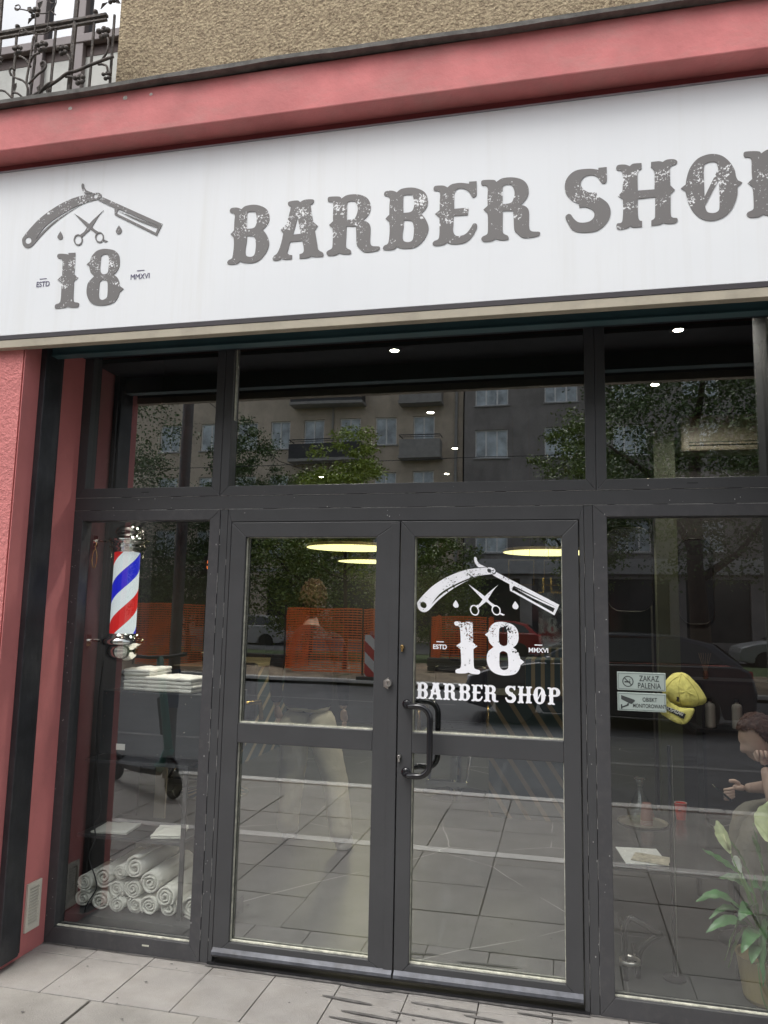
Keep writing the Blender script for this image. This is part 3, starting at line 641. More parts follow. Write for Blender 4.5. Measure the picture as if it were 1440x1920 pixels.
# door casing
mframe('door_casing', -1.598, .0905, .010, 2.0945, (.020,.020,0,.062), m_frame, sf, y0=FY0+.001)
b = MB(); b.box(-1.579,.0705,FY0+.004,.04,2.0295,2.0335); b.build('gasket', m_gasket, sf)
# doors
def door(x0, x1, gx0, gx1, lab):
    d = mframe('door', x0, x1, .040, 2.0285, (gx0-x0, x1-gx1, .068, .0715), m_frame, sf, y0=-.034, y1=.03, bevel=.003, label=lab)
    b = MB(); b.box(gx0+.0005, gx1-.0005, -.0335, .03, .990, 1.079); b.build('middle_rail', m_frame, d, bevel=.0025)
    b = MB(); b.prism([(-.0345,.082),(-.052,.068),(-.055,.056),(-.050,.054),(-.0345,.062)], x0+.002, x1-.002, 'yz'); b.build('drip_rail', m_drip, d, bevel=.001)
    b = MB(); b.box(x0+.002, x1-.002, -.0355, -.0335, .041, .060); b.build('scuffed_foot', m_frame_scuff, d)
    for z0, z1, mt in ((.108,.990,m_glass_low),(1.079,1.957,m_glass)):
        pane(gx0, gx1, z0, z1, d, mt, y=.004, name='door_glass')
        b = MB(); y0, y1 = -.016, -.002; w_ = .0035
        b.box(gx0, gx1, y0, y1, z0, z0+w_*1.5); b.box(gx0, gx0+w_*.6, y0, y1, z0+w_*1.6, z1-.003)
        if z0 < 1 or x0 > -1: b.box(gx1-w_*.7, gx1, y0, y1, z0+w_*1.6, z1-.003)
        if z0 > 1: b.box(gx0, gx1, y0, y1, z1-.002, z1)
        b.build('glazing_bead', m_bead, d)
    return d
d1 = door(-1.574, -.7335, -1.497, -.845, 'left leaf of the glass double door')
d2 = door(-.7295, .0665, -.664, -.0045, 'right leaf of the glass double door with the white decal')
b = MB(); b.box(-.775,-.7345,-.0375,-.0345,.045,2.02); b.build('meeting_strip', m_frame, d1, bevel=.001)
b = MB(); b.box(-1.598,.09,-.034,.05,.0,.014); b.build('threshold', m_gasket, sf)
# locks
def lock(x, z, r_, parent, oval=False, brass=False):
    b = MB()
    if oval:
        b.lathe([(0,-.052),(.006,-.052),(.0085,-.049),(.0085,-.034)], (x,0,z), 16, 'y'); b.box(x-.004,x+.004,-.050,-.034,z-.022,z)
    else:
        b.lathe([(0,-.062),(r_*.85,-.061),(r_,-.056),(r_,-.034)], (x,0,z), 28, 'y')
    o = b.build('lock', m_brass if brass else m_steel, parent, smooth=False, bevel=.0008)
    b = MB(); b.box(x-.0012,x+.0012,-.0635 if not oval else -.0535,-.05,z-.006,z+.006); b.build('keyhole', m_black, o)
lock(-.772, 1.293, .0175, d1); lock(-.712, 1.456, .01, d2, True, True); lock(-.718, .974, .01, d2, True)
b = MB(); b.prism([(-.797,1.275),(-.797,1.302),(-.772,1.319),(-.747,1.302),(-.747,1.275),(-.772,1.262)], -.0365, -.0345); b.build('lock_plate', m_steel, d1)
# handles (outside and inside)
def handle(ys, ydir, x0=-.688, zt=1.203, zb=.908):
    b = MB(); R_ = .052; xo = x0+.118
    y1 = ys+ydir*.075
    P_ = [(x0, ys, zt),(x0+.008, ys+ydir*.05, zt),(x0+.03, y1, zt)]
    for k in range(7):
        a = PI/2-k*PI/12; P_.append((xo-R_+R_*math.cos(a), y1, zt-R_+R_*math.sin(a)))
    for k in range(7):
        a = -k*PI/12; P_.append((xo-R_+R_*math.cos(a), y1, zb+R_+R_*math.sin(a)))
    P_ += [(x0+.03, y1, zb),(x0+.008, ys+ydir*.05, zb),(x0, ys, zb)]
    b.tube(P_, .0135, 16)
    for z in (zt, zb): b.cyl((x0, ys, z), (x0, ys+ydir*.006, z), .02, n=20)
    return b.build('handle', m_blackgloss, d2, smooth=True)
handle(-.034, -1); handle(.03, 1)
# decals on the door glass
kx, kz = .866, .857
fx = lambda x: (x+2.495)*kx-.654
fz = lambda z: (z-3.329)*kz+1.647
DY = -.0012
lx, lz = -.33, 1.62
upright('razor_decal', logo_mesh(lambda x, z: (fx(x)-lx, fz(z)-lz)), m_decal, d2, (lx, DY, lz))['label'] = 'white open razor and scissors decal'
lx, lz = -.33, 1.348
upright('number_decal', curve_mesh(word([('1',-2.296,2.975,1),('8',-2.137,2.973,1)], lambda x, z: (fx(x)-lx, fz(z)-lz))), m_decal, d2, (lx, DY, lz))['label'] = 'white number 18 decal'
s_ = .073/.269
DL = [('B',-.652),('A',-.596),('R',-.530),('B',-.461),('E',-.403),('R',-.348),('S',-.254),('H',-.200),('O',-.136),('P',-.071)]
lx, lz = -.33, 1.225
m_decal2 = M('solid_white_vinyl', (.88,.89,.93), .45, var=.02)
upright('lettering_decal', curve_mesh(word([(c_, x_*1.0, 1.225, s_) for c_, x_ in DL], lambda x, z: (x-lx, z-lz))), m_decal2, d2, (lx, DY, lz))['label'] = 'white BARBER SHOP lettering on the door glass'
small_text('date_decal', 'ESTD', .028, -.547, 1.449, DY, m_decal2, d2, .0006)
small_text('date_decal', 'MMXVI', .028, -.109, 1.447, DY, m_decal2, d2, .0006)
pieces('date_bar', m_decal2, d2, [(-.563,-.529,DY-.001,DY,1.479,1.483),(-.126,-.092,DY-.001,DY,1.477,1.481)])

# ---------------------------------------------------------------- vent in the side wall
vg_ = thing('vent_grille', 'small cream louvred vent low on the red side wall', 'vent', at=(-2.45,-.13,.2))
b = MB()
X0, X1 = -2.453, -2.442
y0, y1, z0, z1 = -.185, -.085, .10, .315
b.box(X0,X1,y0,y0+.014,z0,z1); b.box(X0,X1,y1-.014,y1,z0,z1); b.box(X0,X1,y0+.014,y1-.014,z0,z0+.022); b.box(X0,X1,y0+.014,y1-.014,z1-.022,z1)
b.build('vent_frame', M('cream_vent_plastic', (.66,.63,.54), .5), vg_, bevel=.001)
b = MB(); n_ = 13
for k in range(n_):
    z = z0+.028+(z1-z0-.05)*k/(n_-1); b.prism([(-2.4525,z+.003),(-2.4445,z-.003),(-2.4445,z-.0055),(-2.4525,z+.0005)], y0+.012, y1-.012)
b.build('louvres', MATS['cream_vent_plastic'], vg_)
b = MB(); b.box(-2.4532,-2.4528,y0+.013,y1-.013,z0+.02,z1-.02); b.build('vent_back', m_black, vg_)

# ---------------------------------------------------------------- plaques on the right window
m_plq = M('frosted_silver_plaque', (.33,.39,.365), .5, var=.05, metal=.1); m_plt = M('grey_engraving', (.035,.04,.04), .6)
def plaque(z0, z1, lab, lines, icon):
    t = thing('notice_plaque', lab, 'sign', 'plaques on the right window', at=(.319,.0,z0))
    b = MB(); b.box(.221,.418,.000,.010,z0,z1); b.build('plaque_plate', m_plq, t, bevel=.0015)
    b = MB(); y0, y1 = -.0008, -.0001; e = .005; w_ = .0012
    for (a, c, d, f_) in ((.221+e,.418-e,z0+e,z0+e+w_),(.221+e,.418-e,z1-e-w_,z1-e),(.221+e,.221+e+w_,z0+e+w_,z1-e-w_),(.418-e-w_,.418-e,z0+e+w_,z1-e-w_)): b.box(a, c, y0, y1, d, f_)
    icon(b, y0, y1); b.build('engraved_icon', m_plt, t)
    for s, x, z, sz, sx in lines: small_text('engraved_text', s, sz, x, z, -.0008, m_plt, t, .0002, sx)
def nosmoke(b, y0, y1):
    cx, cz, R_ = .265, 1.337, .023; n = 28
    for k in range(n):
        a, c = 2*PI*k/n, 2*PI*(k+1)/n
        b.prism([(cx+R_*math.cos(a),cz+R_*math.sin(a)),(cx+R_*math.cos(c),cz+R_*math.sin(c)),(cx+(R_-.004)*math.cos(c),cz+(R_-.004)*math.sin(c)),(cx+(R_-.004)*math.cos(a),cz+(R_-.004)*math.sin(a))], y0, y1)
    b.prism([(cx-.016,cz+.013),(cx-.013,cz+.016),(cx+.016,cz-.013),(cx+.013,cz-.016)], y0-.0002, y1)
    b.prism([(cx-.014,cz-.005),(cx+.010,cz-.005),(cx+.010,cz+.001),(cx-.014,cz+.001)], y0, y1)
    b.prism([(cx+.004,cz+.003),(cx+.006,cz+.003),(cx+.011,cz+.012),(cx+.009,cz+.012)], y0, y1)
def camicon(b, y0, y1):
    b.prism([(.236,1.279),(.288,1.262),(.293,1.257),(.278,1.243),(.268,1.246),(.236,1.262)], y0, y1)
    b.prism([(.262,1.246),(.268,1.246),(.266,1.236),(.240,1.226),(.236,1.230),(.258,1.240)], y0, y1)
    b.prism([(.234,1.240),(.240,1.241),(.240,1.222),(.234,1.221)], y0, y1)
plaque(1.300,1.376,'upper silver plaque on the window reading ZAKAZ PALENIA with a no smoking symbol',[('ZAKAZ',.351,1.3405,.033,.74),('PALENIA',.351,1.3105,.033,.74)],nosmoke)
plaque(1.214,1.291,'lower silver plaque on the window reading OBIEKT MONITOROWANY with a camera symbol',[('OBIEKT',.352,1.2560,.0235,.74),('MONITOROWANY',.350,1.2300,.0225,.70)],camicon)
# ================================================================ inside the shop
m_wallin = M('dark_interior_wall', (.022,.022,.026), .7, var=.15)
m_ceil = M('dark_ceiling', (.010,.011,.015), .7)
m_floor, t, p = new_mat('grey_marble_floor'); v = coords(t)
nd = N(t, 'TexNoise', Scale=1.2, Detail=4.0); t.links.new(v, nd.inputs['Vector'])
vm = N(t, 'VectorMath', operation='SCALE'); t.links.new(nd.outputs['Color'], vm.inputs[0]); vm.inputs['Scale'].default_value = .12
va = N(t, 'VectorMath', operation='ADD'); t.links.new(v, va.inputs[0]); t.links.new(vm.outputs[0], va.inputs[1])
vo = N(t, 'TexVoronoi', feature='DISTANCE_TO_EDGE', Scale=.75); t.links.new(va.outputs[0], vo.inputs['Vector'])
n2 = N(t, 'TexNoise', Scale=3.0, Detail=6.0); t.links.new(v, n2.inputs['Vector'])
bs_ = mix(t, ramp(t, n2.outputs[0], .3, .7), (.045,.048,.048,1), (.07,.072,.07,1))
n5 = N(t, 'TexNoise', Scale=1.7, Detail=2.0); t.links.new(v, n5.inputs['Vector']); vein = mix(t, ramp(t, n5.outputs[0], .42, .55), bs_, (.42,.42,.40,1)); t.links.new(mix(t, ramp(t, vo.outputs['Distance'], .0012, .004), vein, bs_), p.inputs['Base Color']); p.inputs['Roughness'].default_value = .35
b = MB(); b.face([(-4.4,.046,.002),(3.2,.046,.002),(3.2,7.6,.002),(-4.4,7.6,.002)]); struct(b.build('interior_floor', m_floor))
b = MB(); b.box(-4.5,3.3,.06,7.7,3.36,3.44); struct(b.build('interior_ceiling', m_ceil))
b = MB(); b.box(-4.5,3.3,7.6,7.7,0,3.36); b.box(-4.5,-4.4,.9,7.6,0,3.36); b.box(3.2,3.3,.06,7.6,0,3.36); b.box(-4.4,-2.47,.6,.8,0,3.36); b.box(-2.56,-2.4635,.05,.6,0,3.36); b.box(.9460,1.0,.048,.56,0,3.36)
struct(b.build('interior_wall', m_wallin))
b = MB(); b.box(.74,3.2,3.45,3.6,0,3.36); struct(b.build('partition_wall', M('brown_partition', (.035,.030,.028), .7)))
pl_ = MB(); pl_.box(.76,.93,3.28,3.44,0,3.36); tag(pl_.build('pillar', M('olive_painted_pillar', (.075,.082,.045), .6), loc=(.85,3.36,0)), 'narrow olive pillar inside the shop beside the partition wall', 'pillar')

# downlights
m_led = M('downlight_lens', (1,.95,.86), .4, var=0, emit=14)
def downlight(x, y):
    t = thing('downlight', '', 'ceiling light', 'recessed downlights in the dark shop ceiling', at=(x,y,3.36))
    b = MB(); b.lathe([(.030,3.353),(.050,3.352),(.056,3.354),(.056,3.3595),(.036,3.3595),(.036,3.356)], (x,y,0), 28, caps=False); b.build('trim_ring', M('dark_trim', (.03,.03,.03), .4), t)
    b = MB(); b.lathe([(0,3.3540),(.030,3.3540)], (x,y,0), 24); b.build('lens', m_led, t)
    return t
DLs = [(-1.09,1.37,'bright downlight high in the middle transom above the double door'),(.70,1.30,'topmost downlight in the right transom window'),(-1.12,3.0,'downlight beside the reflected balcony window in the middle transom'),
       (.69,2.45,'second downlight in the right transom, below the topmost one'),(-1.11,4.5,'small downlight right of the reflected balcony'),(-1.42,5.99,'small far downlight low in the middle transom on the right'),(-3.09,6.03,'far small downlight low in the middle transom among the reflected trees')]
for x, y, lab in DLs: downlight(x, y)['label'] = lab
downlight(-1.98,.36)['label'] = 'added unseen downlight over the towel shelves, close behind the left window'  # fixture added out of view to brighten the towels
for x, y, en, an in ((-1.35,.75,45,120),(.75,.8,38,120),(-1.1,3.6,40,150),(1.1,2.5,26,165),(-3.4,3.8,12,150),(-1.98,.36,110,44)):  # spots set off their fixtures for lighting; last one added to brighten the towels
    ld = bpy.data.lights.new('downlight_and_fill_glow', 'SPOT'); ld.energy = en; ld.color = (1,.93,.84); ld.spot_size = math.radians(an); ld.spot_blend = .6; ld.shadow_soft_size = .05
    lo_ = bpy.data.objects.new('downlight_and_fill_glow', ld); COL.objects.link(lo_); lo_.location = (x, y, 3.33)

# pendant disc lamps
m_disc = M('warm_disc_diffuser', (1,.93,.42), .5, var=0, emit=1.35)
def pend(x, y, rr, lab):
    t = thing('pendant_lamp', lab, 'lamp', 'round disc lamps hanging in the shop', at=(x,y,2.3))
    b = MB(); b.lathe([(0,2.335),(rr*.96,2.335),(rr,2.325),(rr,2.302),(rr-.012,2.302)], (x,y,0), 48); b.build('lamp_housing', M('brass_lamp_rim', (.45,.34,.16), .4, metal=.6), t)
    b = MB(); b.lathe([(0,2.296),(rr*.97,2.299)], (x,y,0), 48); b.build('diffuser', m_disc, t)
    for k in range(3):
        a = k*2*PI/3; b = MB(); b.cyl((x+rr*.7*math.cos(a),y+rr*.7*math.sin(a),2.33),(x,y,3.36),.003,n=6); b.build('suspension_wire', m_black, t)
    ld = bpy.data.lights.new('lamp_glow', 'AREA'); ld.shape = 'DISK'; ld.size = rr*1.9; ld.energy = 7; ld.color = (1,.9,.6)
    lo_ = bpy.data.objects.new('lamp_glow', ld); COL.objects.link(lo_); lo_.location = (x, y, 2.29)
pend(-2.28, 4.67, .50, 'largest glowing yellow disc lamp behind the left door leaf')
pend(-2.62, 6.9, .46, 'smaller farther yellow disc lamp behind the left door leaf')
pend(-.17, 5.25, .50, 'glowing yellow disc lamp behind the right door leaf above the razor decal')

# ---------------------------------------------------------------- barber pole
m_pole, t, p = new_mat('barber_pole_stripes'); tc = N(t, 'TexCoord'); sx = N(t, 'SeparateXYZ'); t.links.new(tc.outputs['Object'], sx.inputs[0])
at = N(t, 'Math', operation='ARCTAN2'); t.links.new(sx.outputs['Y'], at.inputs[0]); t.links.new(sx.outputs['X'], at.inputs[1])
a1 = N(t, 'Math', operation='MULTIPLY'); t.links.new(at.outputs[0], a1.inputs[0]); a1.inputs[1].default_value = -1/(2*PI)
z1_ = N(t, 'Math', operation='MULTIPLY_ADD'); t.links.new(sx.outputs['Z'], z1_.inputs[0]); z1_.inputs[1].default_value = 1/.40; t.links.new(a1.outputs[0], z1_.inputs[2])
of = N(t, 'Math', operation='ADD'); t.links.new(z1_.outputs[0], of.inputs[0]); of.inputs[1].default_value = 0.0
fr = N(t, 'Math', operation='FRACT'); t.links.new(of.outputs[0], fr.inputs[0])
cr = N(t, 'ValToRGB'); cr.color_ramp.interpolation = 'CONSTANT'; e = cr.color_ramp.elements
e[0].position = 0; e[0].color = (.80,.84,.86,1); e[1].position = .25; e[1].color = (.015,.02,.62,1)
q = e.new(.5); q.color = (.80,.84,.86,1); q = e.new(.75); q.color = (.66,.02,.02,1)
t.links.new(fr.outputs[0], cr.inputs[0]); t.links.new(cr.outputs[0], p.inputs['Base Color']); t.links.new(cr.outputs[0], p.inputs['Emission Color']); p.inputs['Emission Strength'].default_value = .42; p.inputs['Roughness'].default_value = .35
POLE_OFF = of
px_, py_ = -2.255, .17
bp = thing('barber_pole', 'lit barber pole with red, white and blue spiral between chrome caps', 'barber pole', at=(px_,py_,1.33))
b = MB(); b.cyl((px_,py_,1.455),(px_,py_,1.90),.066,n=40); b.build('striped_cylinder', m_pole, bp, smooth=False, loc=(px_,py_,1.68))
b = MB(); b.tube([(px_,py_,1.45),(px_,py_,1.91)], .082, 40, cap=False); b.build('glass_tube', glass('pole_tube', tint=(.9,.92,.92), f0=.04, k=.5), bp, smooth=True)
b = MB(); b.lathe([(.082,1.895),(.086,1.90),(.086,1.912),(.094,1.918),(.094,1.926),(.086,1.93),(.086,1.942),(.105,1.95),(.108,1.962),(.096,1.972),(.083,1.975),(.083,2.0),(.078,2.022),(.06,2.036),(.03,2.043),(0,2.044)], (px_,py_,0), 48); b.build('top_cap', m_chrome, bp, smooth=True)
b = MB(); b.lathe([(0,1.325),(.03,1.327),(.06,1.338),(.08,1.358),(.083,1.385),(.083,1.408),(.10,1.412),(.108,1.422),(.108,1.44),(.098,1.448),(.094,1.458),(.086,1.462),(.086,1.47),(.08,1.472)], (px_,py_,0), 48); b.build('bottom_cap', m_chrome, bp, smooth=True)
for z in (1.43,1.957):
    b = MB(); b.tube([(px_-.09,py_,z),(px_-.13,py_+.005,z-.002),(-2.42,py_,z),(-2.46,py_,z)], .0075, 10); b.box(-2.4635,-2.45,py_-.02,py_+.02,z-.03,z+.03); b.build('bracket', m_chrome, bp, smooth=False)
b = MB(); b.tube([(-2.425+.014*math.cos(k*PI/10),.13,1.86+.05*math.sin(k*PI/10)) for k in range(20)], .0028, 8, closed=True); b.tube([(-2.425,.13,1.91),(-2.425,.14,1.95)],.003,6); b.build('hanging_ring', m_brass, bp, smooth=True)
# power cable
b = MB(); cab = refine([(-2.30,1.34),(-2.315,1.1),(-2.30,.85),(-2.257,.611),(-2.291,.534),(-2.281,.46),(-2.309,.376),(-2.267,.277),(-2.259,.226),(-2.305,.149),(-2.314,.10)], 6)
b.tube([(x,.085,z) for x, z in cab], .0035, 7); tag(b.build('power_cable', m_black, smooth=True, loc=(-2.3,.085,.1)), 'thin black power cable dangling in front of the towel shelves', 'cable')

# ---------------------------------------------------------------- display shelves
sh = thing('display_shelf', 'dark shelving rack behind the left window carrying white towels', 'shelf', at=(-2.1,.3,0))
m_shelf = M('charcoal_shelf_board', (.045,.047,.05), .35, dirt=.15, dscale=(3,3,3))
b = MB(); b.box(-2.41,-1.66,.06,.52,.03,.112); b.build('base_board', m_shelf, sh, bevel=.002)
b = MB(); b.box(-2.41,-1.835,.12,.52,.452,.468); b.build('shelf_board', m_shelf, sh, bevel=.001)
b = MB(); b.box(-2.40,-1.833,.13,.52,.818,.832); b.build('shelf_board', m_shelf, sh, bevel=.001)
pieces('upright_post', m_shelf, sh, [(-1.836,-1.815,.115,.13,.112,.832),(-1.836,-1.815,.50,.52,.112,.832)])
b = MB(); b.box(-2.2,-2.135,.50,.515,.12,.80); b.build('back_strap', M('pale_wood_strap', (.42,.37,.28), .6), sh)
scr = thing('metal_cabinet', 'flat black metal cabinet with small screws and a white sticker holding the folded towels', 'cabinet', at=(-2.05,.3,.83))
m_cab = M('black_metal_box', (.035,.038,.04), .35)
b = MB(); b.box(-2.33,-1.68,.145,.50,.862,1.178); b.build('cabinet_body', m_cab, scr, bevel=.003)
b = MB(); b.box(-2.26,-1.95,.25,.42,.832,.862); b.build('cabinet_foot', m_cab, scr)
for x, z in ((-2.31,1.165),(-2.15,1.165),(-1.99,1.165),(-1.83,1.165),(-1.72,1.165),(-2.31,1.05),(-2.31,.95),(-2.24,.875),(-2.0,.875),(-1.87,.875),(-1.75,.875),(-1.86,1.13),(-1.86,.99)):
    b = MB(); b.lathe([(0,.1415),(.0028,.142),(.0032,.145)], (x,0,z), 10, 'y'); b.build('screw', m_chrome, scr)
b = MB(); b.box(-2.235,-2.185,.1435,.145,.885,.915); b.build('sticker', m_white, scr)

def roll_towel(x, z, R_, L, y0, seed, lab, sq=1.0):
    rnd = random.Random(seed); b = MB(); turns = 2.6+rnd.random()*.8; n = int(turns*22); th = R_/(turns+.8)*.62
    a0 = rnd.uniform(0, 2*PI); dirn = rnd.choice((-1, 1)); secs = 9
    rings = []
    for j in range(secs):
        tt = j/(secs-1); y = y0+L*tt; row = []
        for i in range(n+1):
            f_ = i/n; rr = R_*(.16+.84*f_)*(1+.10*noise.noise((f_*7, tt*2, seed*1.7))+.05*noise.noise((f_*25, tt*4, seed)))
            a = a0+dirn*turns*2*PI*f_
            wob = .010*noise.noise((f_*6, seed*3.1, 0))*(1-tt)*(1 if j < 2 else .3)
            for o_ in (0, th):
                r3 = max(.002, rr-o_)
                yy = y+(wob if j < 2 else 0)+.0035*noise.noise((f_*30, seed, o_*100))*(j == 0)
                row.append(b.b.verts.new((x+r3*math.cos(a)*(2-sq), yy, z+r3*math.sin(a)*sq+.004*noise.noise((x*9, tt*3, seed))*tt)))
        rings.append(row)
    for A, B_ in zip(rings, rings[1:]):
        for i in range(n):
            b.b.faces.new((A[2*i], A[2*i+2], B_[2*i+2], B_[2*i])); b.b.faces.new((A[2*i+1], B_[2*i+1], B_[2*i+3], A[2*i+3]))
    for A in (rings[0], rings[-1]):
        for i in range(n): b.b.faces.new((A[2*i], A[2*i+1], A[2*i+3], A[2*i+2]))
    for k in (0, n):
        for A, B_ in zip(rings, rings[1:]): b.b.faces.new((A[2*k], B_[2*k], B_[2*k+1], A[2*k+1]))
    return tag(b.build('rolled_towel', m_towel, smooth=True, loc=(x, y0, z)), lab, 'towel', 'rolled white towels stacked on the bottom shelf')
RL = [(-2.361,.155,.042,.20,'leftmost rolled towel resting on the bottom board'),(-2.355,.237,.040,.22,'rolled towel stacked on the leftmost one of the pile'),
      (-2.262,.152,.044,.3,'second rolled towel from the left in the bottom row'),(-2.258,.265,.048,.36,'fat rolled towel in the upper left of the pile with a drooping flap'),
      (-2.185,.212,.040,.3,'rolled towel in the middle row left of the pile centre'),(-2.163,.300,.036,.36,'rolled towel tucked just left of the topmost one'),
      (-2.165,.148,.038,.3,'rolled towel in the bottom row under the middle of the pile'),(-2.085,.325,.053,.38,'topmost and largest rolled towel of the pile'),
      (-2.095,.222,.044,.36,'rolled towel directly under the topmost one'),(-2.075,.147,.040,.3,'flattened rolled towel in the bottom row right of the middle'),
      (-1.995,.262,.050,.38,'rolled towel with a swirl end right of and below the topmost one'),(-1.99,.160,.046,.34,'rolled towel in the bottom row with a small opening, third from the right'),
      (-1.915,.205,.050,.38,'rolled towel high on the right slope of the pile'),(-1.893,.152,.046,.3,'rolled towel at the front right of the bottom row'),
      (-1.77,.168,.055,.30,'rolled towel beyond the upright post at the far right')]
for i, (x, z, R_, L, lab) in enumerate(RL): roll_towel(x, z, R_*1.10, L, .135+.01*math.sin(i*5), i+1, lab, 1.0 if z > .17 else .93)

def soft_sheet(name, x0, x1, y0, y1, z0, th, mat, rot, lab, group, folds=2, seed=0, cat='towel'):
    b = MB(); n = 14; cx, cy = (x0+x1)/2, (y0+y1)/2
    def outline(k, m_, top):
        pass
    for fi in range(folds):
        zz0 = z0+th*fi/folds; zz1 = z0+th*(fi+1)/folds-.0008
        gv = {}
        sh_ = .004*noise.noise((seed, fi*3.3, 0))
        for lvl, zz, ins in ((0, zz0, .003), (1, (zz0+zz1)/2, 0), (2, zz1, .003)):
            for i in range(n+1):
                for j in range(n+1):
                    if lvl == 1 and 0 < i < n and 0 < j < n: continue
                    x = x0+ins+(x1-x0-2*ins)*i/n+sh_; y = y0+ins+(y1-y0-2*ins)*j/n
                    e_ = .0045*noise.noise((x*24+seed, y*24, fi))
                    x += .004*noise.noise((y*30, fi*2, seed)); y += .004*noise.noise((x*30, fi*2, seed+5))
                    gv[lvl, i, j] = b.b.verts.new((x, y, zz+(e_ if lvl == 2 and fi == folds-1 else e_*.25)))
        for lvl in (0, 2):
            for i in range(n):
                for j in range(n): b.b.faces.new((gv[lvl,i,j], gv[lvl,i+1,j], gv[lvl,i+1,j+1], gv[lvl,i,j+1]))
        for l0 in (0, 1):
            for i in range(n):
                for (p_, q_) in (((i,0),(i+1,0)),((i,n),(i+1,n)),((0,i),(0,i+1)),((n,i),(n,i+1))):
                    b.b.faces.new((gv[l0,p_[0],p_[1]], gv[l0,q_[0],q_[1]], gv[l0+1,q_[0],q_[1]], gv[l0+1,p_[0],p_[1]]))
    bmesh.ops.rotate(b.b, verts=b.b.verts, cent=(cx, cy, z0), matrix=Matrix.Rotation(rot, 3, 'Z'))
    o = b.build(name, mat, smooth=True, loc=(cx, cy, z0)); return tag(o, lab, cat, group)
gname = 'folded white towels'
for k in range(6):
    soft_sheet('folded_towel', -2.235+.002*math.sin(k*3), -2.09, .17, .42, 1.181+k*.0185, .018, m_towel, .03, 'layer %s of the tall narrow towel stack beside the pole' % ['bottom','second','third','fourth','fifth','top'][k], gname, 1, k)
for k in range(4):
    soft_sheet('folded_towel', -2.095-.002*k, -1.83+.004*math.sin(k*2), .15, .36, 1.181+k*.019, .0185, m_towel, -.04, 'layer %s of the wide low towel stack against the door side' % ['bottom','second','third','top'][k], gname, 1, 10+k)
soft_sheet('folded_towel', -2.355, -2.165, .15, .33, .469, .012, m_towel, .12, 'thin folded towel lying at the left on the middle shelf', gname, 2, 21)
soft_sheet('folded_towel', -2.035, -1.885, .15, .34, .469, .020, m_towel, .28, 'folded towel with a raised corner at the right on the middle shelf', gname, 2, 22)

# ---------------------------------------------------------------- yellow cap hanging behind the right pane
m_cap = M('yellow_cotton', (.86,.76,.22), .85, var=.06, vs=14, bump=.5, bs=120)
def inflate(b, P_, c, depth, y0, steps=7, bumpf=0):
    n = len(P_); rings = []
    for k in range(steps):
        h = math.sin(PI/2*k/steps); s_k = math.cos(PI/2*k/steps)
        rings.append([b.b.verts.new((c[0]+(x-c[0])*s_k, y0-depth*h-bumpf*(noise.noise((x*22, z*22, k*.7))+.3*noise.noise((x*50, z*26, k*.15)))*h, c[1]+(z-c[1])*s_k)) for x, z in P_])
    tip = b.b.verts.new((c[0], y0-depth, c[1]))
    for A, B_ in zip(rings, rings[1:]):
        for i in range(n): b.b.faces.new((A[i], A[(i+1)%n], B_[(i+1)%n], B_[i]))
    for i in range(n): b.b.faces.new((rings[-1][i], rings[-1][(i+1)%n], tip))
    b.b.faces.new(rings[0])
def capo(pts): # zoom coordinates measured on the cap -> metres
    return [(.220+(x-235)*.000508, 1.3765-(z-1332)*.000528) for x, z in pts]
cp = thing('baseball_cap', 'yellow baseball cap hanging behind the right window beside the plaques', 'cap', at=(.5,.06,1.38))
CR = capo([(770,1332),(820,1345),(880,1400),(925,1455),(958,1510),(968,1548),(945,1578),(900,1592),(850,1608),(760,1605),(680,1570),(640,1535),(618,1500),(625,1440),(660,1385),(710,1342)])
b = MB(); inflate(b, smooth_poly([(a, c_, False) for a, c_ in CR], 4), capo([(790,1470)])[0], .060, .092, 9, .008); b.build('crown', m_cap, cp, smooth=True)
BR = capo([(618,1500),(640,1540),(680,1572),(760,1605),(855,1608),(850,1650),(825,1695),(790,1730),(740,1737),(680,1715),(620,1680),(588,1655),(590,1600),(600,1540)])
b = MB(); inflate(b, smooth_poly([(a, c_, False) for a, c_ in BR], 3), capo([(715,1640)])[0], .016, .052, 5); b.build('brim', m_cap, cp, smooth=True)
CRS = smooth_poly([(a, c_, False) for a, c_ in CR], 4); CC = capo([(790,1470)])[0]
def cap_y(x, z):
    dx, dz = x-CC[0], z-CC[1]; L_ = math.hypot(dx, dz); 
    if L_ < 1e-6: return .092-.060
    best = 1e9
    for i in range(len(CRS)):
        (ax, az), (bx_, bz_) = CRS[i], CRS[(i+1) % len(CRS)]; ex, ez = bx_-ax, bz_-az; det = dx*ez-dz*ex
        if abs(det) < 1e-12: continue
        t_ = ((ax-CC[0])*ez-(az-CC[1])*ex)/det; u_ = ((ax-CC[0])*dz-(az-CC[1])*dx)/det
        if t_ > 0 and -1e-6 <= u_ <= 1+1e-6: best = min(best, t_)
    s_ = min(1, 1/best); return .092-.060*math.sqrt(max(0, 1-s_*s_))
for (pts_) in ([(770,1340),(742,1400),(735,1480),(748,1560),(762,1600)],[(770,1340),(835,1410),(880,1490),(895,1560),(880,1592)],[(770,1340),(690,1395),(645,1450),(632,1500)]):
    PP = refine(capo(pts_), 5); b = MB(); b.tube([(x, cap_y(x, z)-.0012, z) for x, z in PP], .0010, 6); b.build('seam', M('yellow_thread', (.42,.34,.07), .8), cp)
b = MB(); b.lathe([(0,.028),(.004,.030),(.005,.036)], (capo([(775,1338)])[0][0]-.001,.05,capo([(775,1338)])[0][1]), 12, 'y'); b.build('top_button', m_cap, cp, smooth=True)
rp = capo([(718,1515),(726,1522),(730,1515),(736,1530),(733,1545),(738,1560),(730,1556),(722,1562),(718,1550),(712,1556),(711,1545),(718,1535),(714,1525)])
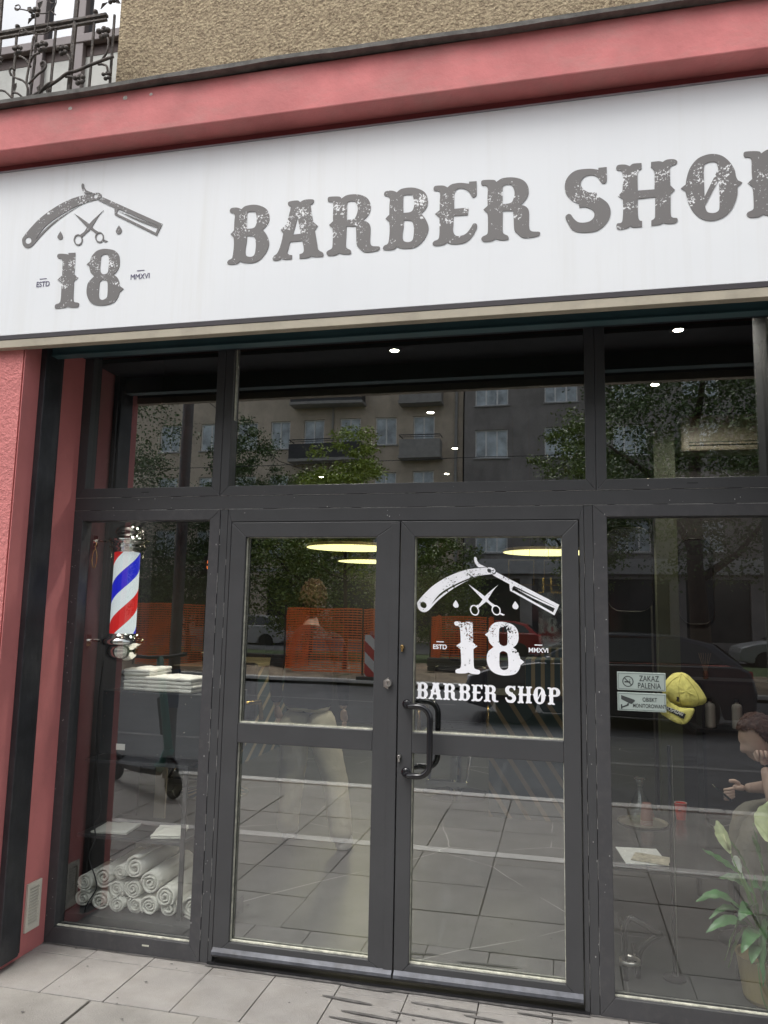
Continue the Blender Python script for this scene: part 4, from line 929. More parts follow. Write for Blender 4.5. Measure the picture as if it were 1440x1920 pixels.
b = MB(); b.prism(rp, .0305, .0325); b.build('embroidered_emblem', M('dark_embroidery', (.03,.02,.015), .8), cp)
lb = capo([(628,1595),(785,1652),(765,1692),(624,1622)])
b = MB(); b.prism(lb, .0335, .0345); b.build('brim_label', m_black, cp)
o = small_text('label_text', 'HOSHIZAKI', .021, capo([(690,1643)])[0][0], capo([(690,1643)])[0][1], .0325, m_white, cp, .0003, .68); o.rotation_euler = (PI/2, math.radians(20), 0)

# ---------------------------------------------------------------- low table with the water set
TZ = .45
tb = thing('coffee_table', 'low dark coffee table behind the right window carrying a carafe and cups', 'table', at=(.5,1.0,0))
m_table = M('dark_smoked_table_top', (.045,.047,.048), .18)
b = MB(); b.box(.05,.80,.45,1.60,TZ-.022,TZ); b.build('tabletop', m_table, tb, bevel=.004)
for x in (.09,.76):
    for y in (.49,1.56): b = MB(); b.cyl((x,y,0),(x,y,TZ-.022),.014,n=12); b.build('leg', m_black, tb)
m_clear = glass('thin_clear_glass', tint=(.93,.95,.93), f0=.09, k=.9)
tr = MB(); tr.lathe([(0,TZ+.003),(.125,TZ+.003),(.135,TZ+.012),(.138,TZ+.012),(.128,TZ+.0005),(0,TZ+.0005)], (.425,1.27,0), 40); tag(tr.build('serving_tray', M('pewter_tray', (.30,.28,.23), .3, metal=.6), smooth=False, loc=(.425,1.27,TZ)), 'round metal tray under the glass carafe and the upturned cups', 'tray')
cf = thing('glass_carafe', 'clear glass carafe with a flared neck half filled with water on the round tray', 'carafe', at=(.42,1.33,TZ+.004))
z0 = TZ+.004
b = MB(); b.lathe([(0,z0),(.062,z0),(.078,z0+.012),(.080,z0+.03),(.066,z0+.075),(.036,z0+.13),(.019,z0+.165),(.0155,z0+.185),(.018,z0+.205),(.034,z0+.235),(.036,z0+.236),(.020,z0+.205),(.0175,z0+.185),(.0175,z0+.185)], (.42,1.33,0), 36); b.build('glass_body', m_clear, cf, smooth=True)
b = MB(); b.lathe([(0,z0+.003),(.060,z0+.003),(.076,z0+.014),(.0775,z0+.03),(.070,z0+.055),(0,z0+.055)], (.42,1.33,0), 32); b.build('water', glass('still_water', tint=(.88,.92,.84), f0=.06, k=.6), cf, smooth=False)
b = MB(); b.tube([(.42+.0355*math.cos(k*PI/16),1.33+.0355*math.sin(k*PI/16),z0+.2355) for k in range(32)], .0014, 6, closed=True); b.build('lip', m_chrome, cf)
def cup(x, y, z, mat, lab, inv=False, h=.095, r0=.024, r1=.034, name='paper_cup'):
    t = thing(name, lab, 'cup', None, at=(x,y,z)); b = MB()
    pr = [(0,z+.004),(r0,z+.004),(r0,z),(r0+.001,z)]+[(r0+(r1-r0)*k/4+.001, z+h*k/4) for k in range(1,5)]+[(r1-.001,z+h),(r0+.002,z+.012),(0,z+.012)]
    if inv: pr = [(a, 2*z+h-c_) for a, c_ in pr]
    b.lathe(pr, (x,y,0), 28); b.build('cup_wall', mat, t, smooth=False)
    b = MB(); zz = z if inv else z+h
    b.tube([(x+r1*math.cos(k*PI/12),y+r1*math.sin(k*PI/12),zz) for k in range(24)], .0016, 6, closed=True); b.build('rim', M('cream_cup_rim', (.7,.62,.55), .6), t, smooth=True)
    return t
m_pcup = M('brown_pink_paper', (.34,.19,.16), .6, var=.05)
for k in range(4):
    c_ = cup(.445, 1.235, TZ+.005+k*.0075, m_pcup, '%s upturned pinkish brown paper cup of the nested stack by the carafe' % ['lowest','second','third','topmost'][k], True); c_['group'] = 'nested paper cups'
rc = cup(.654, 1.436, TZ, M('red_paper_cup', (.80,.07,.035), .5, var=.05), 'red paper cup with a white rim standing alone on the low table', h=.093)
b = MB(); b.prism([(-.008,.05),(-.003,.05),(-.003,.058),(.003,.058),(.003,.05),(.008,.05),(.008,.062),(-.008,.062)], 0, .001); b.b.verts.ensure_lookup_table()
o = b.build('cup_print', M('grey_print', (.25,.2,.22), .6), rc); o.location = Vector((.645,1.4055,TZ)) - Vector((.654,1.436,TZ))
def magazine(x, y, rot, z, w_, d_, mat, lab):
    b = MB(); b.box(x-w_/2,x+w_/2,y-d_/2,y+d_/2,z,z+.004); bmesh.ops.rotate(b.b, verts=b.b.verts, cent=(x,y,z), matrix=Matrix.Rotation(rot,3,'Z'))
    return tag(b.build('magazine', mat, loc=(x,y,z), bevel=.001), lab, 'magazine', 'magazines on the low table')
magazine(.36,.63,.12,TZ+.0005,.20,.26,M('glossy_white_paper', (.75,.77,.75), .25, var=.1, vs=20),'lower white magazine on the low table')
magazine(.40,.58,-.25,TZ+.006,.17,.13,M('printed_cream_paper', (.45,.42,.33), .3, var=.5, vs=30),'cream booklet lying on top of the white magazine')

# slim steel stand
st_ = thing('display_stand', 'slim black stand with a round foot in front of the low table', 'stand', at=(.495,.40,0))
b = MB(); b.cyl((.47,.40,.0),(.47,.40,1.02),.007,n=12); b.build('post', m_black, st_)
b = MB(); b.cyl((.483,.392,.0),(.483,.392,1.02),.0018,n=8); b.build('cable', m_steel, st_)
b = MB(); b.lathe([(0,0.002),(.05,.002),(.05,.01),(.015,.018),(.012,.03),(0,.03)], (.47,.40,0), 24); b.build('foot', m_black, st_)
# tubular stool
ts = thing('tubular_stool', 'black tubular frame stool with a chrome ring near the left post', 'stool', at=(.3,.35,0))
b = MB()
b.tube([(x,.33,z) for x, z in refine([(.255,.0),(.255,.20),(.268,.255),(.30,.262),(.407,.205)],5)], .0125, 10); b.tube([(x,.37,z) for x, z in refine([(.42,.20),(.35,.15),(.318,.10),(.310,.0)],5)], .0125, 10); b.tube([(.255,.33,.18),(.25,.56,.18)],.0125,10); b.tube([(.31,.37,.05),(.31,.60,.05)],.0125,10)
b.build('frame', m_blackgloss, ts, smooth=True)
b = MB(); b.lathe([(.040,.075),(.046,.078),(.046,.092),(.040,.095),(.036,.085),(.040,.075)], (.274,.33,0), 30, caps=False); b.build('foot_ring', m_steel, ts, smooth=True)

# ---------------------------------------------------------------- peace lily in a pot
pt = thing('peace_lily', 'peace lily with pale green white flowers in a yellowish pot at the lower right', 'plant', at=(.83,.30,0))
m_leaf = M('glossy_lily_leaf', (.05,.15,.045), .35, var=.5, vs=9); m_leaf2 = M('pale_lily_leaf', (.14,.28,.09), .35, var=.4, vs=14); m_stem = M('lily_stem', (.10,.20,.05), .5); m_flower = M('green_white_spathe', (.72,.80,.45), .5, var=.15, vs=20)
b = MB(); b.lathe([(0,.003),(.085,.003),(.095,.02),(.118,.18),(.122,.185),(.114,.185),(.108,.165),(0,.16)], (.83,.30,0), 36); b.build('pot', M('ochre_pot', (.26,.21,.09), .5, var=.1), pt, smooth=False)
def blade(b, base, tip, width, sag, side=(0,1,0), twist=0, n=14, fold=.25):
    base, tip = Vector(base), Vector(tip); d = tip-base; s_ = Vector(side)-Vector(side).project(d); s_.normalize(); up_ = s_.cross(d.normalized()); rows_ = []
    if up_.z < 0: up_ = -up_
    for i in range(n+1):
        t_ = i/n; c_ = base+d*t_+Vector((0,0,1))*sag*math.sin(PI*t_)
        wv = 1.22*width*math.sin(PI*min(1, t_*.95+.03))**.75*(1-.3*t_); ss = (Matrix.Rotation(twist*t_, 3, d.normalized()) @ s_); uu = (Matrix.Rotation(twist*t_, 3, d.normalized()) @ up_)
        rp_ = .0035*math.sin(i*1.9)
        rows_.append([b.b.verts.new(c_+ss*wv*k+uu*(abs(k)*wv*fold+rp_*abs(k))) for k in (-1,-.5,0,.5,1)])
    for A, B_ in zip(rows_, rows_[1:]):
        for k in range(4): b.b.faces.new((A[k], A[k+1], B_[k+1], B_[k]))
LV = [((.80,.27,.40),(.64,.15,.20),.036,.05),((.83,.26,.35),(.78,.12,.13),.040,.03),((.86,.27,.42),(.94,.16,.40),.036,.05),((.78,.30,.50),(.68,.30,.66),.026,.02),((.84,.24,.30),(.87,.11,.22),.034,.03),((.79,.26,.33),(.70,.16,.36),.030,.05),((.85,.26,.50),(.87,.20,.66),.03,.0),((.81,.25,.45),(.76,.16,.50),.028,.03),((.74,.30,.511),(.578,.24,.613),.022,.0),((.83,.28,.53),(.777,.22,.69),.030,.0),((.74,.28,.361),(.54,.20,.404),.026,.045),((.763,.27,.307),(.577,.20,.285),.022,.035),((.774,.28,.30),(.663,.20,.154),.040,.035),
      ((.779,.27,.27),(.809,.19,.09),.026,.03),((.752,.30,.337),(.597,.24,.325),.015,.04),((.80,.28,.342),(.90,.17,.30),.034,.04),((.80,.32,.42),(.66,.34,.47),.024,.03),((.86,.30,.45),(.98,.24,.62),.032,.02),
      ((.87,.30,.35),(1.02,.25,.22),.036,.05),((.82,.27,.46),(.86,.14,.50),.03,.03),((.80,.28,.25),(.74,.15,.20),.03,.03),((.84,.33,.5),(.82,.40,.70),.03,0),((.86,.27,.33),(.90,.14,.17),.034,.04),((.80,.25,.29),(.70,.13,.245),.026,.03),((.85,.3,.4),(.93,.2,.43),.03,.03)]
for k, (bs0, tp, wd, sg_) in enumerate(LV):
    b = MB(); blade(b, bs0, tp, wd, sg_, (0,1,.5) if k % 3 else (.3,1,-.2), .3*math.sin(k*2.7)); b.build('leaf', m_leaf if k % 3 else m_leaf2, pt, smooth=True)
    b = MB(); B0 = Vector(bs0); S0 = Vector((.83+.03*math.sin(k*2), .30+.03*math.cos(k*3), .16)); b.tube([S0, S0.lerp(B0,.5)+Vector((.015*math.sin(k),.0,.02)), B0, B0.lerp(Vector(tp),.25)+Vector((0,0,sg_*.7))], [.0035,.003,.0025,.0015], 6); b.build('stalk', m_stem, pt, smooth=True)
for k, (base, tip, wd) in enumerate((((.70,.27,.596),(.645,.25,.735),.026),((.85,.26,.66),(.862,.25,.83),.042),((.743,.28,.518),(.712,.26,.59),.017))):
    b = MB(); blade(b, base, tip, wd, .012, (.9,.1,.3), .5, 14, .9); b.build('flower', m_flower if k < 2 else M('white_spathe', (.75,.78,.72), .5), pt, smooth=True)
    b = MB(); S0 = Vector((.83,.30,.16)); B0 = Vector(base); b.tube([S0, S0.lerp(B0,.6)+Vector((.01,0,.01)), B0], [.004,.003,.0025], 6); b.build('flower_stalk', m_stem, pt, smooth=True)
    if k < 2:
        b = MB(); T = Vector(base).lerp(Vector(tip), .15); T2 = Vector(base).lerp(Vector(tip), .6); b.tube([T-Vector((0,.012,0)), T2-Vector((0,.014,0))], [.006,.004], 8); b.build('spadix', M('cream_spadix', (.6,.62,.35), .7), pt, smooth=True)
b = MB(); b.tube([(x,.17,z) for x, z in refine([(.77,.20),(.775,.13),(.785,.06),(.81,.005)],5)], .0025, 6); b.build('drooping_stalk', m_stem, pt)

# ---------------------------------------------------------------- far interior things
b = MB(); b.box(.97,1.62,3.18,3.44,2.985,3.29)
ac = thing('air_conditioner', 'beige wall air conditioner glowing dimly high behind the right transom', 'air conditioner', at=(1.3,3.3,2.98))
b.build('casing', M('beige_plastic_casing', (.30,.26,.19), .45), ac, bevel=.02)
b = MB(); b.box(1.03,1.60,3.172,3.181,3.03,3.034); b.box(1.03,1.60,3.172,3.181,3.055,3.062); b.build('louvre_gap', m_black, ac)
b = MB(); b.box(1.03,1.60,3.165,3.18,3.036,3.053); b.build('air_flap', MATS['beige_plastic_casing'], ac)
def quadring(b, x0, x1, z0, z1, rr, y, th, n=8, corners='tl tr bl br'):
    P_ = []
    for cx, cz, a0, nm in ((x1-rr,z1-rr,0,'tr'),(x0+rr,z1-rr,PI/2,'tl'),(x0+rr,z0+rr,PI,'bl'),(x1-rr,z0+rr,1.5*PI,'br')):
        for k in range(n+1): a = a0+k*PI/2/n; P_.append((cx+rr*math.cos(a), y, cz+rr*math.sin(a)))
    b.tube(P_, th, 6, closed=True); return P_
# framed rounded mirrors on the right
m_mirror = M('mirror_silver', (.75,.78,.78), .02, metal=1, var=0); m_dark_mirror = M('dim_mirror', (.10,.10,.11), .05, metal=1, var=0)
for (x0, x1, z0, z1, y, lab) in ((.357,.72,1.656,2.35,3.2,'left rounded rectangular mirror with a thin bright rim inside the right window'),(.95,1.23,1.56,2.28,3.435,'right rounded rectangular mirror with a thin bright rim on the partition')):
    t = thing('wall_mirror', lab, 'mirror', 'rounded mirrors', at=((x0+x1)/2,y,z0)); b = MB(); P_ = quadring(b, x0, x1, z0, z1, .11, y, .0045); b.build('mirror_frame', m_brass if False else M('dull_steel_rim', (.16,.155,.14), .3, metal=1), t, smooth=True)
    b = MB(); b.face([(q[0], y+.002, q[2]) for q in P_]); b.build('mirror_glass', m_black, t)
    b = MB(); b.box(x0+.05,x1-.05,y+.003,y+.009,z0+.1,z1-.1); b.build('mirror_back', m_black, t)
# big mirror that shows the street behind the right door leaf
bm_ = thing('tall_mirror', 'large mirror behind the right door leaf showing the street and the door number again', 'mirror', at=(-.10,4.3,.9))
b = MB(); b.box(-.24,.24,4.30,4.305,.92,1.98); b.build('mirror_glass', m_mirror, bm_, loc=None)
b = MB(); b.box(-.29,-.242,4.29,4.33,.88,2.02); b.box(.242,.30,4.29,4.33,.88,2.02); b.box(-.242,.242,4.29,4.33,.88,.918); b.box(-.242,.242,4.29,4.33,1.982,2.02); b.build('mirror_frame', m_black, bm_)
b = MB(); b.box(-.32,.32,4.31,4.5,0,2.03); tag(b.build('mirror_stand', m_wallin, loc=(0,4.4,0)), 'dark upright panel behind the large mirror in the right door leaf', 'panel')
bm_.rotation_euler = (0,0,math.radians(-.6))
# brass picture frames and gold script
for x0, x1, lab in ((-.46,-.24,'left thin brass picture frame hanging above the razor decal'),(-.16,.06,'right thin brass picture frame hanging above the razor decal')):
    t = thing('picture_frame', lab, 'picture frame', 'brass frames', at=((x0+x1)/2,3.2,1.85)); b = MB()
    for a in ((x0,x0+.008,1.86,2.08),(x1-.008,x1,1.86,2.08),(x0+.008,x1-.008,1.86,1.868),(x0+.008,x1-.008,2.072,2.08)): b.box(a[0],a[1],3.2,3.215,a[2],a[3])
    b.build('frame_moulding', m_brass, t)
    for xx in (x0+.04,x1-.04): b = MB(); b.cyl((xx,3.207,2.08),(xx,3.207,3.36),.0015,n=5); b.build('hanging_wire', m_brass, t)
# cabinets with inlaid stripes
m_strL = stripes('teal_panel_with_brass_stripes', (.03,.065,.078), (.36,.29,.19), (0,-.55,.83), 5.0, .72)
m_strR = stripes('teal_panel_with_brass_bars', (.02,.05,.05), (.32,.25,.13), (1,0,0), 13, .6)
m_strC = stripes('chevron_panel', (.02,.04,.04), (.20,.155,.09), (.83,.2,.55), 8, .72)
cl_ = thing('styling_cabinet', 'teal cabinet with diagonal brass stripes and a wash basin behind the left door leaf', 'cabinet', at=(-3.6,4.5,0))
b = MB(); b.box(-3.9,-3.3,3.95,5.6,0,.98); b.build('cabinet_body', m_strL, cl_, bevel=.004); b = MB(); b.box(-3.95,-3.26,3.9,5.65,.982,1.02); b.build('worktop', M('cream_worktop', (.35,.29,.20), .3), cl_, bevel=.004)
b = MB(); b.lathe([(0,1.06),(.10,1.05),(.19,1.08),(.23,1.14),(.235,1.14),(.20,1.07),(.10,1.022),(0,1.022)], (-3.60,4.35,0), 30); b.build('wash_basin', M('cream_ceramic', (.72,.66,.50), .2), cl_, smooth=True)
cr_ = thing('reception_desk', 'dark reception desk with vertical brass bars above a chevron front behind the right door leaf', 'desk', at=(-.2,3.0,0))
b = MB(); b.box(-.31,.02,3.0,3.4,.965,1.25); b.build('bar_panel', m_strR, cr_, bevel=.003)
b = MB(); b.box(-.60,.04,2.95,3.45,.0,.93); b.build('chevron_front', m_strC, cr_, bevel=.003); b = MB(); b.box(-.63,.06,2.92,3.48,.932,.962); b.build('desk_top', m_black, cr_)
def barber_chair(x, y, rot, lab):
    t = thing('barber_chair', lab, 'barber chair', 'black barber chairs', at=(x,y,0))
    m_le = M('black_leather', (.02,.02,.022), .3)
    P_ = lambda b, n_, mt, **k: b.build(n_, mt, t, **k)
    b = MB(); b.box(x-.27,x+.27,y-.25,y+.27,.47,.60); P_(b,'seat',m_le,bevel=.04)
    b = MB(); b.box(x-.25,x+.25,y+.22,y+.33,.60,1.12); P_(b,'backrest',m_le,bevel=.04)
    b = MB(); b.box(x-.12,x+.12,y+.24,y+.32,1.16,1.32); P_(b,'headrest',m_le,bevel=.03)
    for s in (-1,1): b = MB(); b.tube([(x+s*.3,y+.28,.62),(x+s*.31,y+.2,.78),(x+s*.31,y-.15,.80),(x+s*.31,y-.22,.74),(x+s*.3,y-.22,.55)], .022, 8); P_(b,'armrest',m_brass,smooth=True)
    b = MB(); b.cyl((x,y,.06),(x,y,.47),.06,.05,20); b.lathe([(0,.003),(.30,.003),(.30,.02),(.10,.06),(0,.06)],(x,y,0),32); P_(b,'pedestal',m_chrome,smooth=False)
    b = MB(); b.tube([(x-.16,y-.25,.45),(x-.16,y-.55,.22),(x+.16,y-.55,.22),(x+.16,y-.25,.45)], .015, 8); b.box(x-.17,x+.17,y-.60,y-.52,.20,.24); P_(b,'footrest',m_chrome)
    return t
barber_chair(-.95,3.6,0,'black barber chair behind the middle of the door decal'); barber_chair(-3.0,3.0,0,'black barber chair left of the standing person')
# vases/bottles behind the right window
m_bot = glass('amber_bottle', tint=(.75,.6,.3), f0=.1, k=.6)
rd = thing('reed_diffuser', 'small square reed diffuser with thin wooden sticks behind the yellow cap', 'diffuser', at=(.93,2.2,1.18))
b = MB(); b.box(.925,.960,2.2,2.235,1.20,1.255); b.build('bottle', m_bot, rd, bevel=.006)
for k in range(6): a = -.35+k*.13; b = MB(); b.cyl((.943,2.218,1.22),(.943+a*.12,2.218+.008*math.sin(k),1.375),.0012,n=5); b.build('reed', M('reed_wood', (.22,.14,.08), .7), rd)
tw = thing('wall_shelf', 'dark wall shelf carrying a diffuser and bottles in the right window', 'shelf', at=(1.2,2.3,1.0))
b = MB(); b.box(.86,1.5,2.12,2.42,1.175,1.198); b.build('shelf_board', m_black, tw)
b = MB(); b.box(.9,.92,2.15,2.4,0,1.175); b.box(1.44,1.46,2.15,2.4,0,1.175); b.build('side_panel', m_black, tw)
b = MB(); b.box(.86,1.5,2.12,2.42,.86,.8795); b.build('shelf_board', m_black, tw)
for k, (x, lab) in enumerate(((.96,'left pale labelled bottle on the dark shelf in front of the reflected wheel'),(1.13,'right pale labelled bottle beside the seated person on the dark shelf'))):
    t = thing('hair_bottle', lab, 'bottle', 'pale bottles', at=(x,2.2,.88)); b = MB(); b.lathe([(0,.882),(.032,.882),(.034,.89),(.034,1.02),(.030,1.035),(.012,1.045),(.012,1.055),(0,1.055)],(x,2.2,0),20); b.build('bottle_body', M('pale_grey_bottle', (.35,.34,.31), .4), t, smooth=False)
    b = MB(); b.cyl((x,2.2,1.055),(x,2.2,1.075),.016,n=14); b.build('bottle_cap', m_black, t)
# ================================================================ people
m_skin = M('skin', (.62,.44,.35), .5, var=.12, vs=14, bump=.15, bs=160); m_khaki = M('khaki_trousers', (.74,.68,.50), .85, var=.10, vs=6, bump=.6, bs=35)
m_shirt = M('black_cotton', (.02,.02,.022), .85, var=.2); m_hair = M('brown_hair', (.10,.045,.02), .6, var=.5, vs=40, bump=.8, bs=90); m_olive = M('olive_trousers', (.20,.19,.155), .85, var=.12, vs=6, bump=.6, bs=35)
def skin_mesh(verts, edges, radii, sub=2):
    me = bpy.data.meshes.new('sk'); me.from_pydata(verts, edges, []); o = bpy.data.objects.new('sk', me); COL.objects.link(o)
    mod = o.modifiers.new('skin', 'SKIN'); mod.use_smooth_shade = True
    for i, rv in enumerate(radii): me.skin_vertices[0].data[i].radius = (rv, rv) if not isinstance(rv, tuple) else rv
    me.skin_vertices[0].data[0].use_root = True
    s_ = o.modifiers.new('s', 'SUBSURF'); s_.levels = sub; s_.render_levels = sub
    dg = bpy.context.evaluated_depsgraph_get(); dg.update(); r_ = bpy.data.meshes.new_from_object(o.evaluated_get(dg)); bpy.data.objects.remove(o); bpy.data.meshes.remove(me); return r_
def chain(pts, rad, sub=2): return skin_mesh(pts, [(i, i+1) for i in range(len(pts)-1)], rad, sub)
def head_mesh(c, face, scale=1.0, tilt=0):
    """head centred on c, looking along 'face' (unit vector, horizontal), tilt = nod down in radians"""
    b = bmesh.new(); bmesh.ops.create_uvsphere(b, u_segments=40, v_segments=28, radius=1)
    for v_ in b.verts:
        x, y, z = v_.co
        wz = 1-.30*max(0, -z)**1.4; k = Vector((x*.098*(1-.10*max(0,-z)) , y*.076*wz, z*.118))
        if x < 0 and z < -.3: k.x *= 1-.35*(-z-.3)
        def gs(a0, b0, s0): return math.exp(-((y-a0)**2+(z-b0)**2)/s0) if x > 0 else 0
        k.x += .026*gs(0,-.17,.012)*1.0+.012*gs(0,.02,.008)+.008*gs(0,-.42,.010)+.007*gs(0,-.54,.010)-.004*gs(0,-.48,.003)+.010*gs(0,-.78,.03)
        for s in (-1, 1): k.x += -.014*gs(s*.36,.07,.016)+.006*gs(s*.36,.23,.02)+.005*gs(s*.5,-.2,.05)+.007*gs(s*.34,.06,.004)
        v_.co = k
    for s in (-1, 1):
        r_ = bmesh.ops.create_icosphere(b, subdivisions=2, radius=1, matrix=Matrix.Translation((-.008,s*.074,-.006)) @ Matrix.Rotation(s*.35,4,'Z') @ Matrix.Diagonal((.017,.007,.031,1)))
    R_ = Matrix.Rotation(math.atan2(face[1], face[0]), 4, 'Z') @ Matrix.Rotation(tilt, 4, 'Y')
    for f_ in b.faces: f_.smooth = True
    me = bpy.data.meshes.new('h'); b.to_mesh(me); b.free(); me.transform(Matrix.Translation(c) @ R_ @ Matrix.Scale(scale, 4)); return me, Matrix.Translation(c) @ R_ @ Matrix.Scale(scale, 4)
def hair_mesh(T, puff=1.0, curly=.006):
    b = bmesh.new(); bmesh.ops.create_uvsphere(b, u_segments=110, v_segments=70, radius=1)
    dele = []
    for v_ in b.verts:
        x, y, z = v_.co
        q_ = min(1, max(0, (x+.25)/.75)); q_ = q_*q_*(3-2*q_); hl = -.85+1.42*q_+.07*noise.noise((x*12, y*12, 3))
        if z < hl: dele.append(v_); continue
        d = 1+curly*8*noise.noise((x*7, y*7, z*7))+.012*noise.noise((x*9, y*30, z*9))+.012*min(1, (z-hl)*2)
        v_.co = Vector((x*.107-.004, y*.087, z*.128+.004))*d*puff
    bmesh.ops.delete(b, geom=dele, context='VERTS')
    for f_ in b.faces: f_.smooth = True
    me = bpy.data.meshes.new('hair'); b.to_mesh(me); b.free(); me.transform(T); return me
def hand(palm_pts, fingers, thumb, r_palm=.026):
    ms = [chain(palm_pts, [r_palm*.8, (r_palm*1.2, r_palm*.62), (r_palm*1.15, r_palm*.55)], 1)]
    for F_ in fingers: ms.append(chain(F_, [.0095,.009,.0083,.0068][:len(F_)], 2))
    ms.append(chain(thumb, [.012,.011,.009][:len(thumb)], 2)); return ms
# standing person inside, facing the street
px0, py0 = -1.745, 1.76
sp = thing('person', 'standing person with curly hair, black top and beige trousers behind the left door leaf', 'person', at=(px0,py0,0))
def P3(x, y, z): return (px0+x, py0+y, z)
body = [chain([P3(0,.02,.98),P3(0,.02,1.12),P3(0,.01,1.30),P3(0,.015,1.44),P3(0,0,1.50),P3(0,-.01,1.58)],[(.12,.08),(.12,.09),(.15,.10),(.12,.09),.055,.052])]
for s in (-1,1):
    body.append(chain([P3(s*.12,.01,1.42),P3(s*.20,.015,1.40),P3(s*.25,.02,1.15),P3(s*.245,-.03,.93)],[.055,.052,.040,.026]))
    lx_, ly_ = ((-.27,.03) if s < 0 else (.16,-.10)); body.append(chain([P3(s*.085,.02,.94),P3(s*.10+(.0 if s>0 else -.02),.0,.72),P3(lx_*.75,ly_*.5-.015,.50),P3(lx_*.92,ly_*.8,.25),P3(lx_,ly_,.10)],[.06,.055,.045,.04,.035]))
    w_ = Vector(P3(s*.245,-.03,.93))
    body += hand([w_, w_+Vector((0,-.02,-.05)), w_+Vector((0,-.03,-.09))], [[w_+Vector((0,-.03+k*.018-.03,-.085)), w_+Vector((-s*.004,-.035+k*.018-.03,-.125)), w_+Vector((-s*.012,-.03+k*.017-.03,-.155)), w_+Vector((-s*.022,-.02+k*.016-.03,-.172+.006*abs(k-1)))] for k in range(4)], [w_+Vector((-s*.005,-.03,-.03)), w_+Vector((-s*.01,-.065,-.07)), w_+Vector((-s*.014,-.075,-.10))])
hm, HT = head_mesh(P3(0,-.035,1.685), (0,-1), 1.0, .10); body.append(hm)
link('body', join_meshes(body), m_skin, sp, smooth=True)
link('hair', hair_mesh(HT, 1.10, .022), M('curly_brown_hair', (.15,.075,.035), .6, var=.5, vs=50, bump=1, bs=120), sp, smooth=True)
shm = [chain([P3(0,.02,.88),P3(0,.02,1.12),P3(0,.01,1.30),P3(0,.015,1.43),P3(0,.006,1.525)],[(.235,.195),(.175,.145),(.19,.14),(.15,.115),.078])]+[chain([P3(s*.10,.01,1.42),P3(s*.20,.015,1.405),P3(s*.25,.02,1.16),P3(s*.247,-.03,.95)],[.07,.068,.055,.042]) for s in (-1,1)]
link('shirt', join_meshes(shm), m_shirt, sp, smooth=True)
trm = [chain([P3(0,.02,.99),P3(0,.02,.90)],[(.17,.135),(.20,.155)])]
for s, fx_, fy_ in ((-1,-.27,.03),(1,.16,-.10)):
    trm.append(chain([P3(s*.085,.02,.94),P3(s*.10+(.0 if s>0 else -.02),.0,.72),P3(fx_*.75,fy_*.5-.015,.50),P3(fx_*.92,fy_*.8,.25),P3(fx_,fy_,.055)],[.13,.112,.094,.084,.086],2))
tm = link('trousers', join_meshes(trm), m_khaki, sp, smooth=True)
dt = bpy.data.textures.new('folds','CLOUDS'); dt.noise_scale = .07; dm = tm.modifiers.new('d','DISPLACE'); dm.texture = dt; dm.strength = .03; dm.mid_level = .5
for fx_, fy_ in ((-.27,.03),(.16,-.10)):
    b = MB(); vs_ = b.ball(P3(fx_*1.02, fy_-.07, .045), 1, 3, (.048,.125,.052))
    for q in vs_: q.co.z = max(q.co.z, .014)
    sh_o = b.build('shoe', M('white_trainer', (.55,.54,.50), .6), sp, smooth=True)
    b = MB()
    for k in range(3): b.box(px0+fx_*1.02+.030,px0+fx_*1.02+.052,py0+fy_-.08+k*.022,py0+fy_-.072+k*.022,.02,.075)
    b.build('shoe_stripe', m_black, sh_o)

sp.rotation_euler = (0,0,PI)
# seated person on the right
se = thing('person', 'seated person resting the chin on one hand, looking at a phone, right window', 'person', at=(1.05,.95,0))
V3 = Vector
body = [chain([V3((1.32,.98,.52)),V3((1.28,.97,.68)),V3((1.20,.95,.86)),V3((1.12,.92,.98)),V3((1.07,.90,.99)),V3((1.01,.885,1.00))],[(.13,.13),(.12,.13),(.12,.15),(.09,.12),.052,.05])]
# arm to cheek: shoulder (near side) -> elbow on knee -> wrist
body.append(chain([V3((1.12,.86,.97)),V3((1.10,.79,.93)),V3((1.04,.76,.80)),V3((1.002,.77,.705))],[.06,.05,.042,.036]))
body.append(chain([V3((1.002,.77,.705)),V3((.985,.78,.80)),V3((.972,.80,.885))],[.036,.034,.024]))
wv_ = V3((.972,.80,.885))
body += hand([wv_, wv_+V3((-.004,.004,.035)), wv_+V3((-.006,.008,.06))], [[wv_+V3((-.034+k*.019,.0,.058)), wv_+V3((-.040+k*.020,-.020,.075)), wv_+V3((-.036+k*.0195,-.030,.054)), wv_+V3((-.030+k*.0185,-.018,.036))] for k in range(4)], [wv_+V3((-.024,.0,.02)), wv_+V3((-.040,.010,.048)), wv_+V3((-.036,.020,.068))], .027)
# other arm to the phone
body.append(chain([V3((1.13,1.02,.96)),V3((1.12,1.06,.88)),V3((1.08,1.0,.77)),V3((.99,.90,.765)),V3((.885,.84,.765))],[.055,.048,.040,.034,.023]))
w2 = V3((.885,.84,.765))
body += hand([w2, w2+V3((-.035,-.01,.004)), w2+V3((-.06,-.015,.002))], [[w2+V3((-.055,-.028,.002-k*.012)), w2+V3((-.085,-.040,-.004-k*.015)), w2+V3((-.102,-.026,-.010-k*.015)), w2+V3((-.098,-.008,-.012-k*.015))] for k in range(4)], [w2+V3((-.025,-.01,.018)), w2+V3((-.055,-.022,.036)), w2+V3((-.082,-.026,.034))], .025)
for yy in (.86,1.06): body.append(chain([V3((1.32,yy,.52)),V3((.93,yy-.03,.60)),V3((.90,yy-.03,.12))],[.085,.06,.045]))
hm, HT = head_mesh((.965,.875,1.005), (-1,-.30), .98, .40); body.append(hm)
link('body', join_meshes(body), m_skin, se, smooth=True)
